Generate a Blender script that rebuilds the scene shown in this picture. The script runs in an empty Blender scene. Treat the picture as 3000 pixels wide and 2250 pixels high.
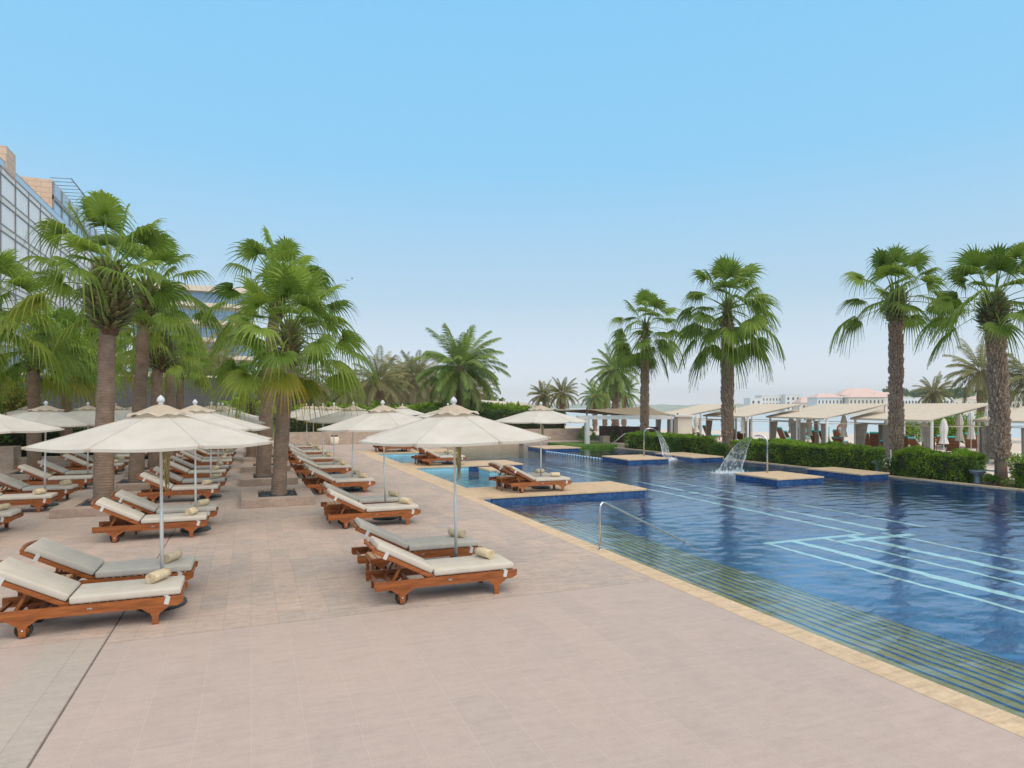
import bpy, bmesh, math, random
from mathutils import Vector, Matrix, noise
R = math.radians
sc = bpy.context.scene
COL = bpy.context.collection
V = Vector
# ---------------------------------------------------------------- camera
cam_d = bpy.data.cameras.new('camera'); cam = bpy.data.objects.new('camera', cam_d); COL.objects.link(cam)
cam.location = (0, 0, 2.55); cam.rotation_euler = (R(90), 0, R(-21.6))
cam_d.sensor_width = 36; cam_d.lens = 23.16; cam_d.shift_y = 0.02167
cam_d.clip_start = 0.05; cam_d.clip_end = 9000
sc.camera = cam
# ---------------------------------------------------------------- sky, sun, exposure
SUN_EL, SUN_AZ = R(50), R(166)          # azimuth from +Y towards +X
w = bpy.data.worlds.new('World'); sc.world = w; w.use_nodes = True
nt = w.node_tree; nt.nodes.clear()
sky = nt.nodes.new('ShaderNodeTexSky'); sky.sky_type = 'NISHITA'; sky.sun_disc = False
sky.sun_elevation = SUN_EL; sky.sun_rotation = SUN_AZ
sky.altitude = 0; sky.air_density = .6; sky.dust_density = .5; sky.ozone_density = 4.0
bg = nt.nodes.new('ShaderNodeBackground'); bg.inputs[1].default_value = 0.15
wo = nt.nodes.new('ShaderNodeOutputWorld')
# hazy coastal air: the sky pales from blue to grey-white towards the horizon (depends on the view direction's height only)
tcw = nt.nodes.new('ShaderNodeTexCoord'); sz = nt.nodes.new('ShaderNodeSeparateXYZ'); nt.links.new(tcw.outputs['Generated'], sz.inputs[0])
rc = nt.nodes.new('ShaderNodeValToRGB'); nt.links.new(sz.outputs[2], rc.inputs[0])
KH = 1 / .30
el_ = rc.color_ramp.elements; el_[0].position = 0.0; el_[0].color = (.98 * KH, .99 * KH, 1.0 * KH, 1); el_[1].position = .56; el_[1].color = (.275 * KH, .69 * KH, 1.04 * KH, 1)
for p_, c_ in ((.05, (.82, .88, .93)), (.16, (.54, .73, .86)), (.34, (.32, .69, .99)), (.74, (1.18, 1.12, 1.03))):  # topmost stop, above the view, brightened warm white as added fill light
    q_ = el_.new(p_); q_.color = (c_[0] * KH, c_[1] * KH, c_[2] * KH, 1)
rf = nt.nodes.new('ShaderNodeValToRGB'); nt.links.new(sz.outputs[2], rf.inputs[0])
ef = rf.color_ramp.elements; ef[0].position = .12; ef[0].color = (.94,) * 3 + (1,); ef[1].position = .85; ef[1].color = (.8,) * 3 + (1,)
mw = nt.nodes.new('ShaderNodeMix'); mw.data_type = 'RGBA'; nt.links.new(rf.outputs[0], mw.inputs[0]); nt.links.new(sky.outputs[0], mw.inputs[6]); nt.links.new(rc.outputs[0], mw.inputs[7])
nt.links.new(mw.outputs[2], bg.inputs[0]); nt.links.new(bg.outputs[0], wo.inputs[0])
sun_d = bpy.data.lights.new('sun', 'SUN'); sun_d.energy = 1.3; sun_d.angle = R(58); sun_d.color = (1, .86, .71)
sun = bpy.data.objects.new('sun', sun_d); COL.objects.link(sun)
sdir = V((math.sin(SUN_AZ) * math.cos(SUN_EL), math.cos(SUN_AZ) * math.cos(SUN_EL), math.sin(SUN_EL)))
sun.rotation_euler = sdir.to_track_quat('Z', 'Y').to_euler()
sc.view_settings.view_transform = 'Standard'; sc.view_settings.look = 'None'
sc.view_settings.exposure = 0.93; sc.view_settings.gamma = 1
sc.render.engine = 'CYCLES'
sc.cycles.max_bounces = 8; sc.cycles.transparent_max_bounces = 12
sc.cycles.volume_bounces = 0
# ---------------------------------------------------------------- materials
MATS = {}
def new_mat(name):
    m = bpy.data.materials.new(name); m.use_nodes = True
    MATS[name] = m
    return m, m.node_tree, m.node_tree.nodes['Principled BSDF']
def N(t, typ, **kw):
    n = t.nodes.new(typ)
    for k, v in kw.items():
        if k in n.inputs.keys() if isinstance(k, str) else False: n.inputs[k].default_value = v
        else: setattr(n, k, v)
    return n
def ramp(t, fac, c0, c1, p0=0.3, p1=0.7):
    r = t.nodes.new('ShaderNodeValToRGB'); t.links.new(fac, r.inputs[0])
    r.color_ramp.elements[0].position = p0; r.color_ramp.elements[0].color = (*c0, 1)
    r.color_ramp.elements[1].position = p1; r.color_ramp.elements[1].color = (*c1, 1)
    return r.outputs[0]
def mixc(t, fac, a, b, mode='MIX'):
    m = t.nodes.new('ShaderNodeMix'); m.data_type = 'RGBA'; m.blend_type = mode
    if isinstance(fac, (int, float)): m.inputs[0].default_value = fac
    else: t.links.new(fac, m.inputs[0])
    for i, c in ((6, a), (7, b)):
        if isinstance(c, tuple): m.inputs[i].default_value = (*c, 1)
        else: t.links.new(c, m.inputs[i])
    return m.outputs[2]
def coords(t, scale=(1, 1, 1), rot=(0, 0, 0), kind='Object'):
    tc = t.nodes.new('ShaderNodeTexCoord'); mp = t.nodes.new('ShaderNodeMapping')
    mp.inputs['Scale'].default_value = scale; mp.inputs['Rotation'].default_value = rot
    t.links.new(tc.outputs[kind], mp.inputs[0]); return mp.outputs[0]
def tnoise(t, vec, scale, detail=4, rough=.55):
    n = t.nodes.new('ShaderNodeTexNoise'); n.inputs['Scale'].default_value = scale
    n.inputs['Detail'].default_value = detail; n.inputs['Roughness'].default_value = rough
    t.links.new(vec, n.inputs['Vector']); return n.outputs[0]
def bump(t, b, h, strength=.3, dist=.01):
    n = t.nodes.new('ShaderNodeBump'); n.inputs['Strength'].default_value = strength
    n.inputs['Distance'].default_value = dist
    t.links.new(h, n.inputs['Height']); t.links.new(n.outputs[0], b.inputs['Normal']); return n
def simple(name, c0, c1=None, rough=.6, scale=8, sv=(1, 1, 1), bs=0, bscale=None, metal=0, rnd=0, spec=.5, detail=4, bd=.01):
    m, t, b = new_mat(name)
    c1 = c1 or tuple(min(1, x * 1.15) for x in c0)
    vec = coords(t, sv)
    n = tnoise(t, vec, scale, detail)
    col = ramp(t, n, c0, c1)
    if rnd:
        oi = t.nodes.new('ShaderNodeObjectInfo')
        hs = t.nodes.new('ShaderNodeHueSaturation')
        mr = t.nodes.new('ShaderNodeMapRange'); mr.inputs[3].default_value = 1 - rnd; mr.inputs[4].default_value = 1 + rnd
        t.links.new(oi.outputs['Random'], mr.inputs[0]); t.links.new(mr.outputs[0], hs.inputs['Value'])
        t.links.new(col, hs.inputs['Color']); col = hs.outputs[0]
    t.links.new(col, b.inputs['Base Color'])
    b.inputs['Roughness'].default_value = rough; b.inputs['Metallic'].default_value = metal
    b.inputs['Specular IOR Level'].default_value = spec
    if bs:
        h = tnoise(t, vec, bscale or scale * 4, 5)
        bump(t, b, h, bs, bd)
    return m

def brick(t, vec, w_, h_, mortar, c1, c2, cm, bias=0, off=.5, smooth=.1):
    n = t.nodes.new('ShaderNodeTexBrick'); t.links.new(vec, n.inputs['Vector'])
    n.inputs['Scale'].default_value = 1; n.inputs['Brick Width'].default_value = w_; n.inputs['Row Height'].default_value = h_
    n.inputs['Mortar Size'].default_value = mortar; n.inputs['Mortar Smooth'].default_value = smooth; n.inputs['Bias'].default_value = bias
    n.inputs['Color1'].default_value = (*c1, 1); n.inputs['Color2'].default_value = (*c2, 1); n.inputs['Mortar'].default_value = (*cm, 1)
    n.offset = off
    return n

def paving(name, w_, h_, c1, c2, cm, tint_a, tint_b, mort=.004, swap=True, rough=.75, off=.37, streak=1.0, wall=False):
    """stone slabs: brick layout, slab-to-slab tint, streaks and stains"""
    m, t, b = new_mat(name)
    tc = t.nodes.new('ShaderNodeTexCoord')
    sx = t.nodes.new('ShaderNodeSeparateXYZ'); cx = t.nodes.new('ShaderNodeCombineXYZ')
    t.links.new(tc.outputs['Object'], sx.inputs[0])
    if wall:
        ad0 = t.nodes.new('ShaderNodeMath'); ad0.operation = 'ADD'; t.links.new(sx.outputs[0], ad0.inputs[0]); t.links.new(sx.outputs[1], ad0.inputs[1])
        t.links.new(ad0.outputs[0], cx.inputs[0]); t.links.new(sx.outputs[2], cx.inputs[1])
    elif swap:
        t.links.new(sx.outputs[1], cx.inputs[0]); t.links.new(sx.outputs[0], cx.inputs[1])
    else:
        t.links.new(sx.outputs[0], cx.inputs[0]); t.links.new(sx.outputs[1], cx.inputs[1])
    br = brick(t, cx.outputs[0], w_, h_, mort, c1, c2, cm, off=off)
    br2 = brick(t, cx.outputs[0], w_, h_, 0, (0, 0, 0), (1, 1, 1), (0, 0, 0), off=off)
    big = tnoise(t, tc.outputs['Object'], .45, 3)
    tint = ramp(t, big, tint_a, tint_b, .35, .65)
    col = mixc(t, .3, br.outputs[0], tint)
    st = tnoise(t, coords(t, (2.2, 14, 5), (0, 0, .25)), 1.0, 5, .6)
    col = mixc(t, .5 * streak, col, ramp(t, st, (.72, .70, .70), (1.12, 1.12, 1.12), .35, .62), 'MULTIPLY')
    sp = tnoise(t, tc.outputs['Object'], 3.2, 6, .65)
    col = mixc(t, .35 * min(1, streak + .1) , col, ramp(t, sp, (.70, .68, .66), (1.05, 1.05, 1.05), .3, .55), 'MULTIPLY')
    mo = tnoise(t, tc.outputs['Object'], 11, 6, .7)
    col = mixc(t, .45 * streak, col, ramp(t, mo, (.74, .72, .70), (1.06, 1.06, 1.06), .36, .56), 'MULTIPLY')
    fine = tnoise(t, tc.outputs['Object'], 60, 3)
    col = mixc(t, .4, col, ramp(t, fine, (.82, .82, .82), (1.08, 1.08, 1.08)), 'MULTIPLY')
    t.links.new(col, b.inputs['Base Color'])
    b.inputs['Roughness'].default_value = rough; b.inputs['Specular IOR Level'].default_value = .35
    ad = t.nodes.new('ShaderNodeMath'); ad.operation = 'MULTIPLY_ADD'; ad.inputs[1].default_value = -1.2
    t.links.new(br.outputs['Fac'], ad.inputs[0]); t.links.new(st, ad.inputs[2])
    bump(t, b, ad.outputs[0], .25, .004)
    return m

M_deck = paving('sandstone slabs', .62, .30, (.52, .405, .335), (.41, .345, .30), (.34, .275, .23), (.44, .37, .315), (.54, .415, .345), mort=.0032, streak=.8)
M_fore = paving('smooth sandstone slabs', 1.5, .40, (.485, .385, .335), (.44, .36, .32), (.535, .44, .39), (.44, .365, .315), (.495, .385, .325), mort=.003, off=.31, streak=.3)
M_band = paving('pale grey stone band', 1.9, .57, (.45, .385, .33), (.42, .37, .32), (.30, .27, .24), (.42, .365, .315), (.47, .40, .34), mort=.004, streak=.4)
M_trav = paving('golden travertine', .6, .32, (.63, .47, .30), (.57, .43, .28), (.42, .31, .21), (.60, .46, .31), (.66, .51, .36), mort=.003, off=.0)
M_trav2 = paving('travertine tiles', .62, .62, (.62, .45, .27), (.58, .43, .28), (.42, .31, .2), (.58, .43, .29), (.66, .50, .33), mort=.003, off=.5, swap=False)
M_wallst = paving('wall stone', 1.1, .45, (.48, .37, .29), (.44, .35, .28), (.36, .28, .22), (.44, .35, .28), (.50, .39, .31), mort=.003, wall=True)

def mosaic(name, c1, c2, cm, s=.05, mort=.004, rough=.25, wob=0.0, third=None):
    m, t, b = new_mat(name)
    vec = coords(t)
    # vertical faces use x+y along, z up; floors use x, y
    sx = t.nodes.new('ShaderNodeSeparateXYZ'); t.links.new(vec, sx.inputs[0])
    ge = t.nodes.new('ShaderNodeNewGeometry'); sn = t.nodes.new('ShaderNodeSeparateXYZ'); t.links.new(ge.outputs['Normal'], sn.inputs[0])
    ab = t.nodes.new('ShaderNodeMath'); ab.operation = 'ABSOLUTE'; t.links.new(sn.outputs[2], ab.inputs[0])
    gt = t.nodes.new('ShaderNodeMath'); gt.operation = 'GREATER_THAN'; gt.inputs[1].default_value = .5; t.links.new(ab.outputs[0], gt.inputs[0])
    ad = t.nodes.new('ShaderNodeMath'); ad.operation = 'ADD'; t.links.new(sx.outputs[0], ad.inputs[0]); t.links.new(sx.outputs[1], ad.inputs[1])
    c_f = t.nodes.new('ShaderNodeCombineXYZ'); t.links.new(sx.outputs[0], c_f.inputs[0]); t.links.new(sx.outputs[1], c_f.inputs[1])
    c_w = t.nodes.new('ShaderNodeCombineXYZ'); t.links.new(ad.outputs[0], c_w.inputs[0]); t.links.new(sx.outputs[2], c_w.inputs[1])
    mx = t.nodes.new('ShaderNodeMix'); mx.data_type = 'VECTOR'
    t.links.new(gt.outputs[0], mx.inputs[0]); t.links.new(c_w.outputs[0], mx.inputs[4]); t.links.new(c_f.outputs[0], mx.inputs[5])
    br = brick(t, mx.outputs[1], s, s, mort, c1, c2, cm, off=0)
    n = tnoise(t, vec, 1.4, 4)
    col = mixc(t, .4, br.outputs[0], ramp(t, n, tuple(x * .75 for x in c1), tuple(min(1, x * 1.3) for x in c2)))
    t.links.new(col, b.inputs['Base Color']); b.inputs['Roughness'].default_value = rough
    return m
M_tile = mosaic('deep blue pool mosaic', (.010, .070, .235), (.035, .13, .34), (.07, .15, .30))
M_tileW = mosaic('navy pool mosaic', (.006, .026, .105), (.035, .12, .30), (.03, .07, .16), s=.085, mort=.006)
M_tileL = mosaic('light blue pool mosaic', (.12, .36, .50), (.20, .48, .60), (.45, .62, .66), s=.08, mort=.012)
M_step = mosaic('olive beige step mosaic', (.25, .21, .06), (.33, .275, .085), (.19, .17, .07), s=.10)
M_nose = mosaic('blue nosing mosaic', (.005, .045, .19), (.008, .07, .26), (.012, .06, .2))
M_lane = mosaic('pale turquoise lane mosaic', (.70, .90, .88), (.76, .93, .91), (.66, .86, .85))

# foliage: attribute lf = (tint, age, along)
def foliage(name, dark, light, old=(.42, .26, .03), trans=.35, agek=1.0, rough=.5):
    m, t, b = new_mat(name)
    at = t.nodes.new('ShaderNodeAttribute'); at.attribute_name = 'lf'
    s = t.nodes.new('ShaderNodeSeparateColor'); t.links.new(at.outputs['Color'], s.inputs[0])
    n = tnoise(t, coords(t), 9, 2)
    a0 = t.nodes.new('ShaderNodeMath'); a0.operation = 'MULTIPLY_ADD'; a0.inputs[1].default_value = .5
    t.links.new(n, a0.inputs[0])
    h = t.nodes.new('ShaderNodeMath'); h.operation = 'MULTIPLY_ADD'; h.inputs[1].default_value = .75; h.inputs[2].default_value = -.12
    t.links.new(s.outputs[0], h.inputs[0]); t.links.new(h.outputs[0], a0.inputs[2])
    col = ramp(t, a0.outputs[0], dark, light, .05, .95)
    ag = t.nodes.new('ShaderNodeMath'); ag.operation = 'MULTIPLY'; ag.inputs[1].default_value = agek; ag.use_clamp = True
    t.links.new(s.outputs[1], ag.inputs[0])
    col = mixc(t, ag.outputs[0], col, old)
    t.links.new(col, b.inputs['Base Color']); b.inputs['Roughness'].default_value = rough
    b.inputs['Specular IOR Level'].default_value = .4
    tr = t.nodes.new('ShaderNodeBsdfTranslucent'); t.links.new(col, tr.inputs[0])
    mx = t.nodes.new('ShaderNodeMixShader'); mx.inputs[0].default_value = trans
    out = t.nodes['Material Output']
    t.links.new(b.outputs[0], mx.inputs[1]); t.links.new(tr.outputs[0], mx.inputs[2]); t.links.new(mx.outputs[0], out.inputs[0])
    return m
M_fan = foliage('fan palm leaf', (.060, .13, .014), (.32, .44, .055), old=(.62, .42, .03), trans=.45)
M_fanR = foliage('fan palm leaf dark', (.055, .115, .010), (.25, .36, .035), agek=.15, trans=.4)
M_fanY = foliage('young palm leaf', (.10, .22, .02), (.30, .42, .05))
M_date = foliage('date palm leaf', (.075, .155, .03), (.34, .44, .10), old=(.26, .20, .09))
M_dateD = foliage('dusty date palm leaf', (.14, .155, .055), (.36, .34, .15), old=(.32, .26, .15))
M_hedge = foliage('hedge leaf', (.05, .12, .008), (.30, .46, .035), old=(.30, .26, .05))
M_hedgeD = foliage('dark hedge leaf', (.025, .06, .014), (.09, .15, .035))
M_hedgeT = foliage('clipped hedge leaf', (.05, .11, .02), (.17, .27, .05))
M_bush = foliage('bush leaf', (.03, .085, .014), (.15, .26, .04), old=(.32, .24, .04))
M_core = simple('twigs', (.03, .035, .015), (.05, .05, .022), rough=.9)
M_stub = foliage('palm leaf stub', (.05, .075, .02), (.24, .30, .10), old=(.22, .13, .07), trans=.05)
M_boot = simple('palm boots', (.15, .095, .06), (.50, .36, .26), rough=.9, scale=14, bs=.6, bscale=40)
M_fibre = simple('palm fibre', (.07, .035, .02), (.17, .09, .055), rough=.95, scale=20, bs=.7, bscale=60)
def trunk_mat(name, c0, c1, ring=46):
    m, t, b = new_mat(name)
    vec = coords(t)
    n = tnoise(t, coords(t, (3, 3, 22)), 1.6, 5, .65)
    n2 = tnoise(t, vec, 4, 5)
    col = mixc(t, .55, ramp(t, n, c0, c1, .3, .7), ramp(t, n2, c0, c1, .3, .7))
    t.links.new(col, b.inputs['Base Color']); b.inputs['Roughness'].default_value = .9
    wv = t.nodes.new('ShaderNodeTexWave'); wv.wave_type = 'BANDS'; wv.bands_direction = 'Z'
    wv.inputs['Scale'].default_value = ring / 10; wv.inputs['Distortion'].default_value = 5; wv.inputs['Detail'].default_value = 3; wv.inputs['Detail Scale'].default_value = 2
    t.links.new(vec, wv.inputs['Vector'])
    ad = t.nodes.new('ShaderNodeMath'); ad.operation = 'ADD'; t.links.new(wv.outputs['Fac'], ad.inputs[0]); t.links.new(n, ad.inputs[1])
    bump(t, b, ad.outputs[0], .45, .015)
    return m
M_trunk = trunk_mat('ringed palm trunk', (.14, .092, .062), (.31, .22, .16))
M_trunkP = trunk_mat('pale palm trunk', (.20, .14, .10), (.38, .29, .21), 60)

M_wood = simple('oiled teak', (.19, .050, .010), (.37, .115, .026), rough=.42, scale=3, sv=(1.5, 12, 12), bs=.15, bscale=12, rnd=.14, bd=.004)
M_woodW = simple('weathered teak slats', (.36, .22, .12), (.50, .33, .19), rough=.7, scale=3, sv=(2, 14, 14), rnd=.1)
M_cush = simple('oatmeal canvas', (.52, .47, .40), (.60, .545, .465), rough=.92, scale=5, bs=.25, bscale=240, rnd=.04, spec=.2, bd=.002)
M_strap = simple('grey strap', (.55, .55, .53), (.62, .62, .60), rough=.8)
M_black = simple('black rubber', (.015, .015, .016), (.03, .03, .03), rough=.6)
M_towel = simple('cream terry towel', (.66, .52, .33), (.80, .66, .46), rough=.95, scale=30, bs=.6, bscale=260, spec=.1, bd=.004)
M_turq = simple('turquoise cushion', (.05, .34, .34), (.10, .46, .45), rough=.85, scale=5)
M_canvas = simple('ecru parasol canvas', (.68, .65, .58), (.79, .77, .71), rough=.9, scale=3.5, detail=7, bs=.12, bscale=150, spec=.2, rnd=.03, bd=.003)
M_capm = simple('sun-faded cap canvas', (.58, .48, .37), (.70, .60, .48), rough=.92, scale=4, bs=.2, bscale=120, spec=.2, bd=.003)
for m_ in (M_canvas, M_capm):            # thin cloth lets some light through
    t = m_.node_tree; b = t.nodes['Principled BSDF']
    tr = t.nodes.new('ShaderNodeBsdfTranslucent'); tr.inputs[0].default_value = (.75, .70, .60, 1)
    mx = t.nodes.new('ShaderNodeMixShader'); mx.inputs[0].default_value = .38
    t.links.new(b.outputs[0], mx.inputs[1]); t.links.new(tr.outputs[0], mx.inputs[2]); t.links.new(mx.outputs[0], t.nodes['Material Output'].inputs[0])
M_pole = simple('brushed aluminium pole', (.62, .62, .59), (.70, .70, .67), rough=.4, metal=.25, scale=3)
M_white = simple('white painted wood', (.68, .68, .66), (.76, .76, .74), rough=.6, scale=3)
M_finial = simple('chalky white finial', (.52, .53, .55), (.68, .69, .70), rough=.6, scale=14)
M_steel = simple('polished steel', (.55, .55, .56), (.62, .62, .62), rough=.18, metal=1)
M_dgrey = simple('dark grey plastic', (.035, .045, .045), (.06, .07, .07), rough=.55)
M_rope = simple('khaki cord', (.30, .25, .11), (.46, .39, .20), rough=.9, scale=60)
M_pebb = simple('blue black pebbles', (.018, .026, .032), (.07, .085, .095), rough=.5, scale=9, bs=.3)
M_planter = paving('planter stone', .62, .3, (.44, .33, .26), (.40, .31, .25), (.32, .25, .20), (.42, .33, .27), (.47, .36, .29), mort=.003, wall=True)
M_tan = simple('striped awning canvas', (.52, .45, .355), (.60, .53, .43), rough=.9, scale=3)
M_curt = simple('taupe curtain', (.27, .235, .20), (.38, .34, .30), rough=.95, scale=4, rnd=.12)
M_sheer = simple('ivory sheer cloth', (.60, .54, .46), (.72, .67, .58), rough=.9, scale=4)
M_pot = simple('blue grey glazed pot', (.10, .15, .20), (.18, .24, .29), rough=.5)
M_soil = simple('planting soil', (.075, .05, .034), (.16, .11, .075), rough=1, scale=3, bs=.5, bscale=12, bd=.03)
M_sand = simple('beach sand', (.58, .49, .41), (.68, .59, .50), rough=.95, scale=.6, bs=.2, bscale=8)
M_ground = simple('dry ground', (.30, .27, .19), (.38, .35, .25), rough=.95, scale=.05)
M_grass = simple('lawn', (.06, .13, .015), (.13, .24, .03), rough=.95, scale=6, bs=.6, bscale=60, bd=.03)
M_dwall = simple('dark slate cladding', (.060, .058, .062), (.11, .105, .105), rough=.7, scale=1.6, sv=(1, 1, 4), bs=.3, bscale=10)
M_fence = simple('dark brown fence', (.045, .025, .022), (.08, .05, .042), rough=.8, scale=3)
M_sail = simple('brown shade cloth', (.20, .15, .09), (.30, .23, .14), rough=.9, scale=2)
M_cream = simple('cream render', (.68, .58, .46), (.76, .67, .55), rough=.85, scale=1)
M_whiter = simple('white render', (.70, .68, .64), (.80, .78, .74), rough=.85, scale=.6)
M_pink = simple('pale pink render', (.74, .60, .52), (.82, .70, .62), rough=.85, scale=.3)
M_roof = simple('terracotta roof', (.60, .43, .37), (.70, .52, .45), rough=.85, scale=.6)
M_dark = simple('dark opening', (.07, .07, .08), (.11, .11, .12), rough=.4)
M_far = simple('distant scrub', (.26, .31, .25), (.36, .40, .33), rough=1, scale=.03)  # pale scrub colour has some of the distance haze mixed in
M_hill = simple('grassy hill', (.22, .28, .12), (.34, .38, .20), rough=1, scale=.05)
M_orange = simple('rust stained timber', (.34, .12, .05), (.46, .18, .09), rough=.8, scale=2)
M_rope_w = simple('white float', (.75, .77, .78), (.82, .84, .85), rough=.4)
M_rope_b = simple('blue float', (.02, .22, .50), (.03, .30, .60), rough=.4)
M_red = simple('red ring', (.62, .12, .06), (.74, .20, .10), rough=.5)
M_bird = simple('bird', (.04, .04, .045), rough=.8)
M_joint = simple('dark joint filler', (.13, .11, .095), (.21, .18, .155), rough=.9, scale=8)
M_gstone = paving('hotel stone cladding', 2.2, 1.0, (.62, .44, .32), (.68, .50, .37), (.34, .26, .20), (.60, .44, .33), (.70, .53, .40), mort=.06, streak=.3, wall=True)
def glass_mat(name, col, rough=.08):
    m, t, b = new_mat(name)
    v = t.nodes.new('ShaderNodeTexWave'); v.bands_direction = 'Y'; v.inputs['Scale'].default_value = .55; v.inputs['Distortion'].default_value = .3
    t.links.new(coords(t), v.inputs['Vector'])
    t.links.new(mixc(t, v.outputs['Fac'], tuple(x * .86 for x in col), col), b.inputs['Base Color'])
    b.inputs['Roughness'].default_value = rough; b.inputs['Specular IOR Level'].default_value = .9
    return m
M_glassW = glass_mat('window with blinds and painted sky glare', (.86, .84, .82), .2)  # white base carries pale blinds plus painted-in glare of the bright sky
M_glassB = glass_mat('blue tinted glass', (.16, .28, .42))
M_glassT = glass_mat('pale blue glass', (.42, .58, .70))
M_mull = simple('grey bronze mullion', (.20, .20, .22), (.26, .26, .28), rough=.5)

# water: surface + absorbing body
def water_mat():
    m, t, b = new_mat('pool water'); t.nodes.remove(b); out = t.nodes['Material Output']
    vec = coords(t, (1, 1, 1))
    wv = coords(t, (1.0, 1.7, 1), (0, 0, R(-22)))
    n1 = tnoise(t, wv, 1.7, 1, .4); n2 = tnoise(t, wv, 6.5, 4, .6); n3 = tnoise(t, vec, .25, 2)
    a = t.nodes.new('ShaderNodeMath'); a.operation = 'MULTIPLY_ADD'; a.inputs[1].default_value = .16
    t.links.new(n2, a.inputs[0]); t.links.new(n1, a.inputs[2])
    mr = t.nodes.new('ShaderNodeMapRange'); mr.inputs[1].default_value = .35; mr.inputs[2].default_value = .65; mr.inputs[3].default_value = .6; mr.inputs[4].default_value = 1.0
    t.links.new(n3, mr.inputs[0])
    bp = t.nodes.new('ShaderNodeBump'); bp.inputs['Distance'].default_value = .042
    t.links.new(mr.outputs[0], bp.inputs['Strength']); t.links.new(a.outputs[0], bp.inputs['Height'])
    fr = t.nodes.new('ShaderNodeFresnel'); fr.inputs[0].default_value = 2.4; t.links.new(bp.outputs[0], fr.inputs['Normal'])
    gl = t.nodes.new('ShaderNodeBsdfGlossy'); gl.inputs['Roughness'].default_value = .03; t.links.new(bp.outputs[0], gl.inputs['Normal'])
    tr = t.nodes.new('ShaderNodeBsdfTransparent'); tr.inputs[0].default_value = (.93, .98, 1, 1)
    mx = t.nodes.new('ShaderNodeMixShader')
    ge = t.nodes.new('ShaderNodeNewGeometry')     # light leaving the water from below is not totally reflected: the floor stays lit as under real refraction
    iv = t.nodes.new('ShaderNodeMath'); iv.operation = 'SUBTRACT'; iv.inputs[0].default_value = 1; t.links.new(ge.outputs['Backfacing'], iv.inputs[1])
    mf = t.nodes.new('ShaderNodeMath'); mf.operation = 'MULTIPLY'; t.links.new(fr.outputs[0], mf.inputs[0]); t.links.new(iv.outputs[0], mf.inputs[1])
    t.links.new(mf.outputs[0], mx.inputs[0]); t.links.new(tr.outputs[0], mx.inputs[1]); t.links.new(gl.outputs[0], mx.inputs[2])
    t.links.new(mx.outputs[0], out.inputs[0])
    va = t.nodes.new('ShaderNodeVolumeAbsorption'); va.inputs[0].default_value = (.55, .85, .90, 1); va.inputs[1].default_value = .16
    t.links.new(va.outputs[0], out.inputs['Volume'])
    return m
M_water = water_mat()
def sea_mat():
    m, t, b = new_mat('sea water')
    b.inputs['Base Color'].default_value = (.48, .55, .57, 1); b.inputs['Roughness'].default_value = .3
    b.inputs['IOR'].default_value = 1.33
    n = tnoise(t, coords(t), .6, 4); bump(t, b, n, .5, .12)
    return m
M_sea = sea_mat()
def spray_mat():
    m, t, b = new_mat('falling water'); out = t.nodes['Material Output']
    b.inputs['Base Color'].default_value = (.9, .94, .96, 1); b.inputs['Roughness'].default_value = .08
    at = t.nodes.new('ShaderNodeAttribute'); at.attribute_name = 'lf'
    s = t.nodes.new('ShaderNodeSeparateColor'); t.links.new(at.outputs['Color'], s.inputs[0])
    n = tnoise(t, coords(t, (6, 6, 2.2)), 1.6, 6, .72)
    r = ramp(t, n, (0, 0, 0), (.9, .9, .9), .45, .72)
    mu = t.nodes.new('ShaderNodeMath'); mu.operation = 'MULTIPLY'; t.links.new(r, mu.inputs[0]); t.links.new(s.outputs[1], mu.inputs[1])
    ad = t.nodes.new('ShaderNodeMath'); ad.operation = 'ADD'; ad.use_clamp = True; t.links.new(mu.outputs[0], ad.inputs[0]); t.links.new(s.outputs[0], ad.inputs[1])
    tr = t.nodes.new('ShaderNodeBsdfTransparent')
    mx = t.nodes.new('ShaderNodeMixShader'); t.links.new(ad.outputs[0], mx.inputs[0]); t.links.new(tr.outputs[0], mx.inputs[1]); t.links.new(b.outputs[0], mx.inputs[2])
    t.links.new(mx.outputs[0], out.inputs[0]); return m
M_spray = spray_mat()

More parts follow.
